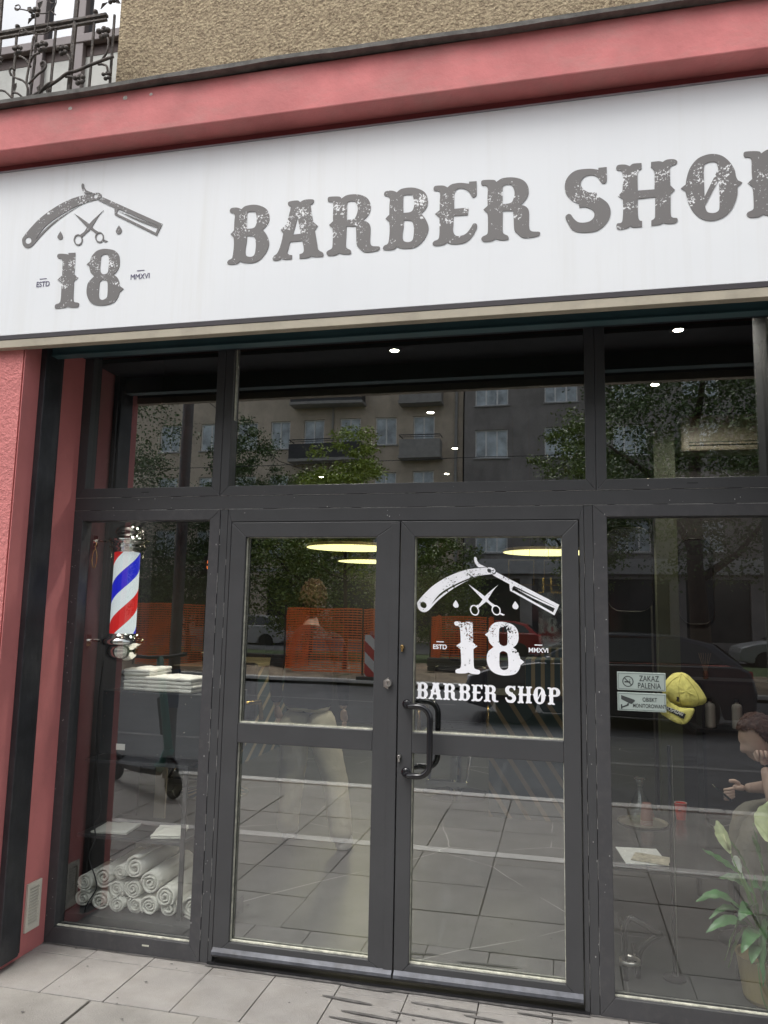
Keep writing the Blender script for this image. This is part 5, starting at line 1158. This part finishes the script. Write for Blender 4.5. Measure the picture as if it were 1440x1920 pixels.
link('hair', hair_mesh(HT, 1.04, .006), M('auburn_hair', (.07,.025,.015), .5, var=.4, vs=50, bump=.8, bs=100), se, smooth=True)
link('shirt', join_meshes([chain([V3((1.33,.98,.48)),V3((1.29,.97,.68)),V3((1.21,.95,.86)),V3((1.13,.92,.975)),V3((1.085,.905,1.01))],[(.15,.16),(.145,.16),(.145,.175),(.115,.15),.07]),chain([V3((1.14,.88,.96)),V3((1.11,.79,.93)),V3((1.07,.765,.86))],[.075,.066,.058]),chain([V3((1.14,1.02,.96)),V3((1.125,1.06,.88))],[.068,.06])]), m_shirt, se, smooth=True)
tr_ = [chain([V3((1.34,.97,.50)),V3((1.24,.97,.53))],[(.16,.16),(.15,.15)])]
for yy in (.86,1.06): tr_.append(chain([V3((1.32,yy,.53)),V3((1.10,yy-.02,.60)),V3((.945,yy-.03,.615)),V3((.905,yy-.03,.50)),V3((.895,yy-.03,.28)),V3((.91,yy-.03,.09))],[.11,.098,.088,.085,.08,.082]))
tm = link('trousers', join_meshes(tr_), m_olive, se, smooth=True); dm = tm.modifiers.new('d','DISPLACE'); dm.texture = dt; dm.strength = .04; dm.mid_level = .5
for yy in (.86,1.06):
    b = MB(); vs_ = b.ball((.86,yy-.03,.045), 1, 3, (.13,.048,.05))
    for q in vs_: q.co.z = max(q.co.z, .01)
    b.build('shoe', m_black, se, smooth=True)
ph = MB(); ph.box(.762,.772,.775,.85,.70,.80, Matrix.Rotation(math.radians(-52),3,'Y'), (.78,.81,.75)); tag(ph.build('smartphone', m_blackgloss, loc=(.78,.81,.75), bevel=.003), 'dark smartphone held in the hand of the seated person', 'phone')
ch = thing('wooden_chair', 'chair with a tan backrest and black frame under the seated person', 'chair', at=(1.25,.96,0))
b = MB(); b.box(1.05,1.50,.74,1.20,.405,.425); b.build('seat', m_black, ch, bevel=.008)
b = MB(); b.box(1.50,1.52,.78,1.18,.62,.86); b.build('backrest', M('tan_plywood', (.42,.26,.11), .45), ch, bevel=.01)
for x in (1.08,1.48):
    for y in (.77,1.17): b = MB(); b.cyl((x,y,0),(x,y,.405 if x < 1.3 else .86),.012,n=10); b.build('leg', m_black, ch)
# ================================================================ the street behind the camera (seen mirrored in the panes)
m_brick = M('sooty_brown_render', (.62,.53,.42), .9, var=.16, vs=1.2, bump=.4, bs=20, dirt=.5, dscale=(.8,.8,.25), dcol=(.38,.32,.26))
m_grey2 = M('dark_grey_render', (.29,.27,.255), .9, var=.2, vs=1.0, bump=.4, bs=20, dirt=.4, dscale=(.8,.8,.25), dcol=(.08,.07,.07))
m_wfr = M('white_window_frame', (.88,.88,.86), .5); m_pane = M('opposite_window_pane', (.48,.55,.58), .12, var=.6, vs=1.3, spec=.9); m_balc = M('balcony_concrete', (.36,.35,.33), .8, var=.15); m_dbal = M('dark_balcony_panel', (.05,.05,.055), .6); m_cornice = M('light_stone_band', (.42,.42,.41), .8, var=.1)
m_shop = M('dark_shop_glass', (.03,.035,.04), .08, spec=.8)
def windows(parent, ops, y, n3=False):
    for (a, c, z0, z1) in ops:
        b = MB(); w_ = .07; yy0, yy1 = y-.16, y-.10
        b.box(a,c,yy0,yy1,z0,z0+w_); b.box(a,c,yy0,yy1,z1-w_,z1); b.box(a,a+w_,yy0,yy1,z0+w_,z1-w_); b.box(c-w_,c,yy0,yy1,z0+w_,z1-w_)
        k = 2 if n3 else 1
        for i in range(1, k+1): x = a+(c-a)*i/(k+1); b.box(x-w_*.6,x+w_*.6,yy0,yy1,z0+w_,z1-w_)
        f_ = b.build('window', m_wfr, parent)
        b = MB(); b.face([(a,y-.14,z0),(c,y-.14,z0),(c,y-.14,z1),(a,y-.14,z1)]); b.build('pane', m_pane, f_)
        b = MB(); b.box(a-.08,c+.08,y-.04,y+.08,z0-.07,z0-.002); b.build('sill', m_cornice, f_)
def balcony(parent, a, c, z0, z1, y, mat, solid=True):
    b = MB(); b.box(a-.1,c+.1,y+.0,y+.95,z0-.16,z0); o = b.build('balcony', m_balc, parent)
    b = MB(); zt = z0+(z1-z0)*.78
    if solid: b.box(a-.05,c+.05,y+.85,y+.92,z0+.0,zt); b.box(a-.05,a+.02,y+.02,y+.85,z0,zt); b.box(c-.02,c+.05,y+.02,y+.85,z0,zt)
    else:
        for i in range(int((c-a)/.14)): b.box(a+i*.14,a+i*.14+.025,y+.87,y+.90,z0,z1)
    b.build('parapet', mat, o)
    b = MB(); b.tube([(a-.05,y+.02,z1),(a-.05,y+.89,z1),(c+.05,y+.89,z1),(c+.05,y+.02,z1)], .03, 6); b.tube([(a-.05,y+.89,z1-.12),(c+.05,y+.89,z1-.12)], .02, 6); b.build('rail', m_dbal, o)
# brown building
Y1 = -38
oa = thing('apartment_building', 'brown rendered apartment building across the street with white windows, mirrored in the transom', 'building', at=(-18,Y1,0))
XW = [(-32.9,-31.6),(-30.2,-28.9),(-27.2,-25.9),(-23.77,-22.47),(-21.1,-19.8),(-18.8,-17.5),(-16.66,-15.43),(-14.58,-13.37),(-12.45,-11.23),(-10.33,-9.09),(-8.13,-6.9)]
ops = []
for k, z0 in enumerate((4.6,7.75,10.95,14.1,17.3)):
    for i, (a, c) in enumerate(XW):
        if i == 10 and k >= 1: ops.append((a, c, z0-.75, z0+1.65))
        else: ops.append((a, c, z0, z0+1.62))
shops = [(-33,-30.5,.5,3.3),(-29.5,-26,.5,3.3),(-25,-22,.1,3.3),(-21,-17.5,.5,3.3),(-16.5,-13.5,.5,3.3),(-12.6,-10.2,.1,3.3),(-9.2,-6.2,.5,3.3)]
b = MB(); grid_wall(b, -36, -5.30, 0, 20.2, ops+shops, Y1, -.35); b.build('facade', m_brick, oa)
windows(oa, ops, Y1)
b = MB(); b.box(-36,-5.3,Y1-9,Y1-.37,0,20.2); b.build('interior_block', m_black, oa)
b = MB(); b.box(-36,-5.3,Y1+.002,Y1+.28,20.2,20.6); b.box(-36,-5.3,Y1+.003,Y1+.12,3.75,3.95); b.build('cornice', m_cornice, oa)
for a, c, z0, z1 in shops: b = MB(); b.face([(a,Y1-.25,z0),(c,Y1-.25,z0),(c,Y1-.25,z1),(a,Y1-.25,z1)]); b.build('shop_window', m_shop, oa)
for z0 in (6.95,10.15,13.3,16.5): balcony(oa, -8.7, -6.5, z0, z0+1.15, Y1, m_balc)
for z0 in (10.15,13.4): balcony(oa, -15.1, -11.0, z0, z0+1.1, Y1, m_dbal)
for z0 in (6.95,): balcony(oa, -15.1, -11.0, z0, z0+1.1, Y1, m_balc, False)
b = MB(); b.box(-5.75,-5.6,Y1+.02,Y1+.14,0,20.2); b.box(-12.9,-12.8,Y1+.02,Y1+.12,3.9,20.2); b.build('downpipe', m_balc, oa)
# grey building
Y2 = -37.6
og = thing('apartment_building', 'dark grey apartment building across the street right of the brown one, mirrored in the panes', 'building', at=(5,Y2,0))
XG = [(-4.6,-2.86),(-.9,.85),(2.6,4.35),(6.1,7.85),(9.6,11.35),(13.1,14.85),(16.6,18.35)]
ops = [(a, c, z0, z0+1.6) for z0 in (4.9,7.2+0.,9.95,12.9,15.9) for a, c in XG if not (z0 == 7.2)]
shg = [(-4.8,-2.2,.1,3.5),(-1.6,1.6,.4,3.5),(2.2,5.2,.4,3.5),(6,9,.4,3.5),(10,13,.1,3.5),(14,18,.4,3.5)]
b = MB(); grid_wall(b, -5.18, 22, 0, 19, ops+shg, Y2, -.35); b.build('facade', m_grey2, og); windows(og, ops, Y2, True)
b = MB(); b.box(-5.18,22,Y2-9,Y2-.37,0,19); b.build('interior_block', m_black, og)
b = MB(); b.box(-5.18,22,Y2+.003,Y2+.30,3.75,4.35); b.box(-5.18,22,Y2+.004,Y2+.16,4.36,4.55); b.build('cornice', m_cornice, og)
for a, c, z0, z1 in shg: b = MB(); b.face([(a,Y2-.25,z0),(c,Y2-.25,z0),(c,Y2-.25,z1),(a,Y2-.25,z1)]); b.build('shop_window', m_shop, og)
b = MB(); b.box(-5.1,-4.75,Y2+.005,Y2+.10,0,3.74); b.box(1.7,2.1,Y2+.005,Y2+.10,0,3.74); b.build('pilaster', m_cornice, og)

# ---------------------------------------------------------------- trees
m_bark = M('tree_bark', (.055,.042,.03), .9, var=.4, vs=8, bump=.8, bs=25)
def leafmat(name, col):
    m, t, p = new_mat(name); g = N(t, 'NewGeometry'); 
    cr = ramp(t, g.outputs['Random Per Island'], 0, 1, c4(tuple(c*.7 for c in col)), c4(tuple(c*1.35 for c in col))); t.links.new(cr, p.inputs['Base Color']); p.inputs['Roughness'].default_value = .5
    p.inputs['Subsurface Weight'].default_value = 0
    return m
m_lf = [leafmat('leaf_dark', (.07,.12,.03)), leafmat('leaf_mid', (.14,.20,.035)), leafmat('leaf_fresh', (.27,.35,.05))]
def crown_mesh(seed, rx, rz, nclump, nleaf, leaf, hollow=.35):
    rnd = random.Random(seed); vs_, fs = [], []
    for c_ in range(nclump):
        while True:
            p_ = Vector((rnd.uniform(-1,1), rnd.uniform(-1,1), rnd.uniform(-1,1)))
            if hollow < p_.length < 1: break
        p_ = Vector((p_.x*rx, p_.y*rx, p_.z*rz)); R_ = rnd.uniform(.16,.34)*rx; tilt = Vector((rnd.uniform(-1,1), rnd.uniform(-1,1), -.4))
        for k in range(nleaf):
            d = Vector((rnd.gauss(0,1), rnd.gauss(0,1), rnd.gauss(0,.55)))*R_*.55+p_+tilt*R_*rnd.random()*.5
            a = Vector((rnd.gauss(0,1), rnd.gauss(0,1), rnd.gauss(-.3,.6))).normalized(); n_ = a.cross(Vector((rnd.gauss(0,1), rnd.gauss(0,1), rnd.gauss(0,1)))).normalized(); s_k = leaf*rnd.uniform(.6,1.3)
            i = len(vs_); vs_ += [d, d+a*s_k*.5+n_*s_k*.28, d+a*s_k, d+a*s_k*.5-n_*s_k*.28]; fs.append((i,i+1,i+2,i+3))
    me = bpy.data.meshes.new('crown'); me.from_pydata(vs_, [], fs); return me
def tree(x, y, h, trunk_h, rx, rz, tr_, mat, seed, lab, group='trees across the street', nclump=85, nleaf=190, leaf=.105, name='street_tree'):
    t = thing(name, lab, 'tree', group, at=(x,y,0)); rnd = random.Random(seed)
    b = MB(); b.tube([(x,y,-.1),(x+.05,y,trunk_h*.4),(x-.04,y+.03,trunk_h),(x+.05,y,h-rz)], [tr_*1.25,tr_,tr_*.8,tr_*.45], 9)
    for k in range(7):
        a = k*2.4+seed; z = trunk_h*.85+k*.12*(h-trunk_h)*.6; e_ = Vector((x+math.cos(a)*rx*.75, y+math.sin(a)*rx*.75, z+rx*rnd.uniform(.35,.8)))
        m_ = Vector((x,y,z)).lerp(e_,.5)+Vector((0,0,-.1*rx)); b.tube([(x,y,z), m_, e_], [tr_*.5,tr_*.32,tr_*.1], 6)
    b.build('trunk', m_bark, t, smooth=True)
    me = crown_mesh(seed, rx, rz, nclump, nleaf, leaf); o = link('crown', me, mat, t, loc=(x,y,h-rz)); return t
tree(-15.6,-20,10.4,2.6,2.7,4.2,.22,m_lf[0],1,'tall dark tree at the far left of the mirrored street')
tree(-12.2,-24,9.3,2.8,1.6,3.4,.2,m_lf[0],2,'dark tree mirrored at the left edge of the middle transom')
tree(-5.72,-16.6,6.7,2.9,1.15,2.0,.055,m_lf[2],3,'young bright green tree rising from the orange netting', leaf=.09)
tree(-9.6,-25,7.4,2.4,1.9,2.5,.18,m_lf[1],4,'mid green tree behind the young tree near the netting')
tree(.7,-22,8.8,2.8,1.7,3.4,.2,m_lf[1],5,'tree mirrored at the right end of the middle transom')
tree(3.1,-16,11.2,2.9,2.7,4.6,.24,m_lf[0],6,'broad dark tree filling the mirrored right transom', nclump=130)
tree(4.9,-13.0,9.8,3.4,2.1,3.3,.21,m_lf[0],7,'dark tree with a thick trunk at the right edge of the right window', nclump=100)
tree(-20.5,-23,9.8,2.8,2.6,3.8,.2,m_lf[1],8,'mid green tree mirrored behind the towel shelves')
tree(-8.6,-22,5.2,1.2,2.6,2.2,.1,m_lf[1],9,'low spreading green tree directly behind the netting')
tree(-12.6,-21,4.9,1.0,2.4,2.0,.1,m_lf[0],10,'low dark tree left of the netting mirrored in the left door leaf')
tree(-4.3,-23,4.6,.9,1.7,2.0,.1,m_lf[1],11,'low bushy tree behind the striped barrier board')
tree(8.6,-20,10.5,2.8,3.0,4.2,.2,m_lf[0],12,'dark tree farther right of the parked estate car')

# ---------------------------------------------------------------- orange safety netting
m_net = M('orange_plastic_net', (.95,.20,.03), .5, var=.1)
def netting(x0, x1, y, z0, z1, lab, depth=2.0, seed=0):
    t = thing('safety_netting', lab, 'netting', 'orange safety netting around the dug up verge', at=((x0+x1)/2,y,0)); b = MB()
    def P_(s, z):
        L_ = x1-x0
        wv = .05*noise.noise((s*1.3+seed, z*1.5, 0))+.02*noise.noise((s*5, z*3, seed)); zz = z+.05*noise.noise((s*.9, 3, seed))*((z-z0)/(z1-z0))
        if s < depth: return (x0+wv, y-depth+s, zz)
        if s < depth+L_: return (x0+s-depth, y+wv, zz)
        return (x1+wv, y-(s-depth-L_), zz)
    T = 2*depth+(x1-x0); ns = int(T/.12); rows_ = int((z1-z0)/.062)
    for j in range(rows_+1):
        z = z0+(z1-z0)*j/rows_; hh = .030 if j not in (0, rows_//2, rows_) else .035
        for i in range(ns):
            a, c = P_(T*i/ns, z), P_(T*(i+1)/ns, z); b.face([(a[0],a[1],a[2]-hh/2),(c[0],c[1],c[2]-hh/2),(c[0],c[1],c[2]+hh/2),(a[0],a[1],a[2]+hh/2)])
    for i in range(ns+1):
        s = T*i/ns; a = [P_(s, z0+(z1-z0)*k/6) for k in range(7)]
        for p_, q_ in zip(a, a[1:]): b.face([(p_[0]-.006,p_[1],p_[2]),(p_[0]+.006,p_[1],p_[2]),(q_[0]+.006,q_[1],q_[2]),(q_[0]-.006,q_[1],q_[2])])
    b.build('net', m_net, t)
    for (x, yy) in ((x0,y),(x1,y),(x0,y-depth),(x1,y-depth)): b = MB(); b.cyl((x,yy+.03,-.1),(x,yy+.03,z1+.08),.022,n=8); b.build('post', m_bark, t)
netting(-7.15,-5.03,-15.9,.06,1.66,'orange netting box around the young tree mirrored in the left door leaf')
netting(-11.55,-9.47,-15.9,.06,1.70,'orange netting mirrored behind the barber pole', seed=4)
netting(-3.6,-2.0,-17.8,.06,1.5,'farther orange netting beside the red car mirrored in the right door leaf', seed=9)
# striped barrier board
bb = thing('barrier_board', 'red and white striped barrier board at the edge of the road works', 'barrier', at=(-4.35,-14.35,0))
m_rw = stripes('red_white_diagonal', (.72,.72,.70), (.55,.04,.04), (.62,0,.62), 3.1, .5)
b = MB(); b.box(-4.58,-4.27,-14.36,-14.33,.10,1.07); b.build('board', m_rw, bb, bevel=.01)
b = MB(); b.box(-4.75,-4.10,-14.50,-14.20,-.02,.10); b.build('rubber_foot', m_black, bb, bevel=.02)
b = MB(); b.cyl((-4.42,-14.345,1.07),(-4.42,-14.345,1.16),.04,n=12); b.build('lamp_socket', m_red, bb)
# stacks of dark kerb blocks
for i in range(6):
    b = MB(); b.box(-10.6+.02*i,-7.5,-17.5-i*.05,-17.2-i*.05,.05+i*.11,.15+i*.11) if i < 3 else b.box(-3.6,-.9+.1*i,-17.6,-17.3,.05+(i-3)*.12,.155+(i-3)*.12)
    tag(b.build('kerb_block', M('tarred_block', (.045,.043,.04), .8, var=.3), bevel=.01), ['lowest','middle','top'][i%3]+(' dark block of the stack left of the netting' if i < 3 else ' dark block of the stack mirrored behind the number 18'), 'kerb block', 'stacked dark blocks on the verge')

# ---------------------------------------------------------------- cars
def car(x, y, rot, paint, lab, estate=True, L=4.35, far=False):
    t = thing('parked_car', lab, 'car', 'cars parked along the street', at=(x,y,-.10)); m_p = paint; m_g = M('tinted_car_glass', (.02,.025,.025), .05, spec=.9)
    h = -.10; hw = .88
    prof = [(-2.15,.30),(-2.17,.55),(-2.10,.72),(-1.75,.84),(-1.05,.96),(1.95,.98),(2.10,.90),(2.17,.62),(2.14,.32),(1.95,.24),(1.72,.22)]
    for k in range(9): a = k*PI/8; prof.append((1.33+.37*math.cos(a), .27+.36*math.sin(a)))
    prof += [(.90,.20),(-.95,.20)]
    for k in range(9): a = k*PI/8; prof.append((-1.36+.37*math.cos(a), .27+.36*math.sin(a)))
    prof += [(-1.80,.22)]
    b = MB(); n_ = len(prof); secs = []
    for yy, s_, dz in ((-hw,.985,0),(-hw+.05,1,.012),(0,1.02,.03),(hw-.05,1,.012),(hw,.985,0)):
        secs.append([b.b.verts.new((x+px__*s_, y+yy, h+pz+(dz if pz > .7 else 0))) for px__, pz in prof])
    for A, B_ in zip(secs, secs[1:]):
        for i in range(n_): b.b.faces.new((A[i], A[(i+1)%n_], B_[(i+1)%n_], B_[i]))
    b.b.faces.new(secs[0]); b.b.faces.new(secs[-1])
    body = b.build('body', m_p, t, bevel=.02)
    gh = [(-1.15,.96),(-.35,1.38),(.1,1.45),(1.1,1.43),(1.62,1.32),(2.02,.97)]
    def loft(b, P_, w0, w1, inset=0):
        A = [b.b.verts.new((x+a, y-(w0 if c < 1 else w1), h+c)) for a, c in P_]; B_ = [b.b.verts.new((x+a, y+(w0 if c < 1 else w1), h+c)) for a, c in P_]; m_ = len(P_)
        for i in range(m_): b.b.faces.new((A[i], A[(i+1)%m_], B_[(i+1)%m_], B_[i]))
        b.b.faces.new(A[::-1]); b.b.faces.new(B_)
    b = MB(); loft(b, gh, .80, .62); b.build('cabin', m_p, t, bevel=.03)
    def side(P_, name, s):
        b = MB(); Q = [(x+a, y+s*((.812 if c < 1.02 else .812-(c-1.02)/.42*.165)), h+c) for a, c in P_]; b.face(Q); return b.build(name, m_g, t)
    for s in (-1, 1):
        side([(-.98,1.02),(-.38,1.33),(-.18,1.365),(-.18,1.02)], 'window', s); side([(-.13,1.02),(-.13,1.37),(.68,1.385),(.72,1.02)], 'window', s); side([(.77,1.02),(.74,1.385),(1.12,1.375),(1.52,1.26),(1.72,1.06),(1.66,1.02)], 'window', s)
        b = MB(); b.box(x-1.0,x+1.8,y+s*.815-.006,y+s*.815+.006,h+.992,h+1.005); b.build('chrome_strip', m_chrome, t)
        b = MB(); b.box(x-.02,x+.14,y+s*.885-.006,y+s*.885+.006,h+.84,h+.865); b.box(x+.98,x+1.14,y+s*.885-.006,y+s*.885+.006,h+.84,h+.865); b.build('door_handle', m_p, t)
        b = MB(); b.ball((x-.85,y+s*.95,h+1.02), .1, 2, (.8,.8,.65)); b.build('wing_mirror', m_p, t, smooth=True)
        b = MB(); b.box(x+1.80,x+2.12,y+s*.80-.06,y+s*.80+.06,h+.74,h+.93); b.build('taillight', M('red_lens', (.35,.02,.02), .15), t, bevel=.03)
        b = MB(); b.box(x-2.13,x-1.80,y+s*.76-.09,y+s*.76+.09,h+.62,h+.74); b.build('headlight', M('clear_lens', (.6,.62,.64), .1, metal=.3), t, bevel=.03)
    b = MB(); b.face([(x-1.12,y-.74,h+1.0),(x-1.12,y+.74,h+1.0),(x-.42,y+.62,h+1.362),(x-.42,y-.62,h+1.362)]); o = b.build('windscreen', m_g, t); o.location.x -= .012; o.location.z += .012
    b = MB(); b.face([(x+1.98,y-.70,h+1.02),(x+1.98,y+.70,h+1.02),(x+1.66,y+.60,h+1.30),(x+1.66,y-.60,h+1.30)]); o = b.build('rear_window', m_g, t); o.location.x += .014; o.location.z += .006
    for wx in (-1.36,1.33):
        for s in (-1, 1):
            b = MB(); b.lathe([(.20,-.10),(.29,-.10),(.315,-.08),(.315,.08),(.29,.10),(.20,.10)], (x+wx,y+s*.80,h+.315), 32, 'y'); wl_ = b.build('wheel', M('tyre_rubber', (.02,.02,.02), .8), t, smooth=False)
            b = MB(); b.lathe([(.185,-.09),(.20,-.095),(.205,.095),(.185,.09)], (x+wx,y+s*.80,h+.315), 32, 'y'); yf = y+s*.885
            for k in range(5):
                a = k*2*PI/5+.3; ca, sa = math.cos(a), math.sin(a); cx_, cz_ = x+wx, h+.315; nx, nz = -sa, ca
                b.prism([(cx_+ca*.03+nx*.035,cz_+sa*.03+nz*.035),(cx_+ca*.195+nx*.022,cz_+sa*.195+nz*.022),(cx_+ca*.195-nx*.022,cz_+sa*.195-nz*.022),(cx_+ca*.03-nx*.035,cz_+sa*.03-nz*.035)], yf-.012, yf+.008)
            b.cyl((x+wx,yf-.012,h+.315),(x+wx,yf+.012,h+.315),.05,n=16); b.build('rim', M('alloy_rim', (.30,.30,.32), .3, metal=.8), wl_)
    return t
p_dark = M('dark_grey_car_paint', (.04,.044,.055), .2, var=.05, spec=.7)
car(.62,-9.9,0,p_dark,'dark estate car parked across the road mirrored behind the cap')
p_red = M('red_car_paint', (.35,.02,.02), .25, var=.05); car(-3.0,-27.6,0,p_red,'red car mirrored left of the number 18 on the door')
p_sil = M('silver_car_paint', (.35,.36,.37), .3, metal=.3, var=.05); car(7.9,-25.5,0,p_sil,'silver car mirrored at the right edge of the right window')
car(-14.5,-30.6,0,M('white_car_paint', (.5,.5,.5), .3, var=.05),'pale car mirrored at the left of the left door leaf')
# ---------------------------------------------------------------- e-scooter on the kerb and sign post
m_st = M('teal_scooter_paint', (.02,.16,.13), .35); m_sb = M('black_scooter_parts', (.015,.016,.018), .4)
es = thing('electric_scooter', 'teal and black electric scooter parked on the pavement mirrored among the shelves', 'scooter', at=(-3.5,-2.9,0))
fw = Vector((-3.25,-2.70,.115)); rw = Vector((-4.12,-3.22,.115)); dr = (fw-rw).normalized(); pr = Vector((-dr.y,dr.x,0))
for c_ in (fw, rw):
    b = MB(); ring = [c_+(dr*math.cos(k*PI/14)+Vector((0,0,1))*math.sin(k*PI/14))*.085 for k in range(28)]; b.tube(ring, .03, 10, closed=True); wl_ = b.build('wheel', M('scooter_tyre', (.015,.015,.015), .8), es, smooth=True)
    b = MB(); b.cyl(c_-pr*.03, c_+pr*.03, .055, n=20); b.build('hub', m_sb, wl_)
b = MB(); A = rw+Vector((0,0,.06))+dr*.12; B_ = fw+Vector((0,0,.10))-dr*.22
b.tube([A, A.lerp(B_,.5), B_], [.055,.07,.06], 4); b.build('deck', m_sb, es)
hd = fw-dr*.10+Vector((0,0,.28)); tp_ = fw-dr*.34+Vector((0,0,1.05))
b = MB(); b.tube([B_-dr*.04, fw-dr*.17+Vector((0,0,.15)), hd], [.045,.05,.045], 8); b.build('neck', m_st, es, smooth=True)
b = MB(); b.tube([fw+pr*.045, fw+pr*.045+Vector((0,0,.16))-dr*.04, hd-Vector((0,0,.04))], .016, 8); b.tube([fw-pr*.045, fw-pr*.045+Vector((0,0,.16))-dr*.04, hd-Vector((0,0,.04))], .016, 8); b.build('fork', m_sb, es)
b = MB(); b.tube([hd, tp_], [.038,.030], 12); b.build('stem', m_st, es, smooth=True)
b = MB(); b.tube([tp_-pr*.27+Vector((0,0,.02)), tp_-pr*.1, tp_+pr*.1, tp_+pr*.27+Vector((0,0,.02))], .016, 10); b.build('handlebar', m_sb, es, smooth=True)
b = MB(); b.tube([hd+(tp_-hd)*.15-dr*.05, hd+(tp_-hd)*.55-dr*.05], .035, 8); b.build('battery', m_sb, es)
b = MB(); b.tube([rw+dr*.12+Vector((0,0,.10)), rw+Vector((0,0,.13)), rw-dr*.13+Vector((0,0,.06))], .025, 8); b.build('mudguard', m_sb, es)
sp_ = thing('street_sign_post', 'grey post with a dark blue sleeve at the kerb, mirrored in the left window', 'post', at=(-3.70,-3.45,0))
b = MB(); b.cyl((-3.70,-3.45,-.02),(-3.70,-3.45,5.2),.055,n=20); b.build('post', M('grey_galvanised_post', (.10,.10,.10), .5, var=.3, vs=6), sp_, smooth=False)
b = MB(); b.cyl((-3.70,-3.45,.66),(-3.70,-3.45,1.02),.063,n=20); b.build('sleeve', M('dark_blue_sleeve', (.02,.04,.10), .6), sp_)
# tram wires
wi = thing('tram_wires', 'thin overhead tram wires crossing in front of the mirrored apartment buildings', 'wires', at=(0,-22,7))
for (z0, z1, y) in ((6.55,6.75,-21),(6.05,6.3,-24)):
    b = MB(); b.tube([(-40+i*4, y, z0+(z1-z0)*i/20-.1*math.sin(PI*((i*4) % 40)/40)) for i in range(21)], .013, 5); b.build('wire', m_black, wi)
b = MB(); b.tube([(-11.5,-19,8.5),(-9.5,-21,6.7),(-7.0,-26,6.2)], .012, 5); b.build('span_wire', m_black, wi)
# led information board over the far pavement
lb_ = thing('information_display', 'small dark display board with glowing orange text at the tram stop', 'display', at=(-9.5,-18,0))
b = MB(); b.box(-11.1,-9.6,-19.1,-18.95,2.75,3.25); b.build('display_case', m_black, lb_)
b = MB(); b.cyl((-10.35,-19.05,0),(-10.35,-19.05,2.75),.05,n=12); b.build('post', m_dbal, lb_)
m_or = M('orange_led', (1,.22,.04), .5, var=0, emit=2.2)
b = MB(); rnd = random.Random(5)
for row in range(2):
    x = -11.0
    while x < -9.9: w_ = rnd.uniform(.03,.09); b.box(x,x+w_,-18.949,-18.945,2.84+row*.17,2.84+row*.17+.10); x += w_+.03
b.build('led_text', m_or, lb_)

for o in list(bpy.data.objects):
    if '_o' in o: del o['_o']
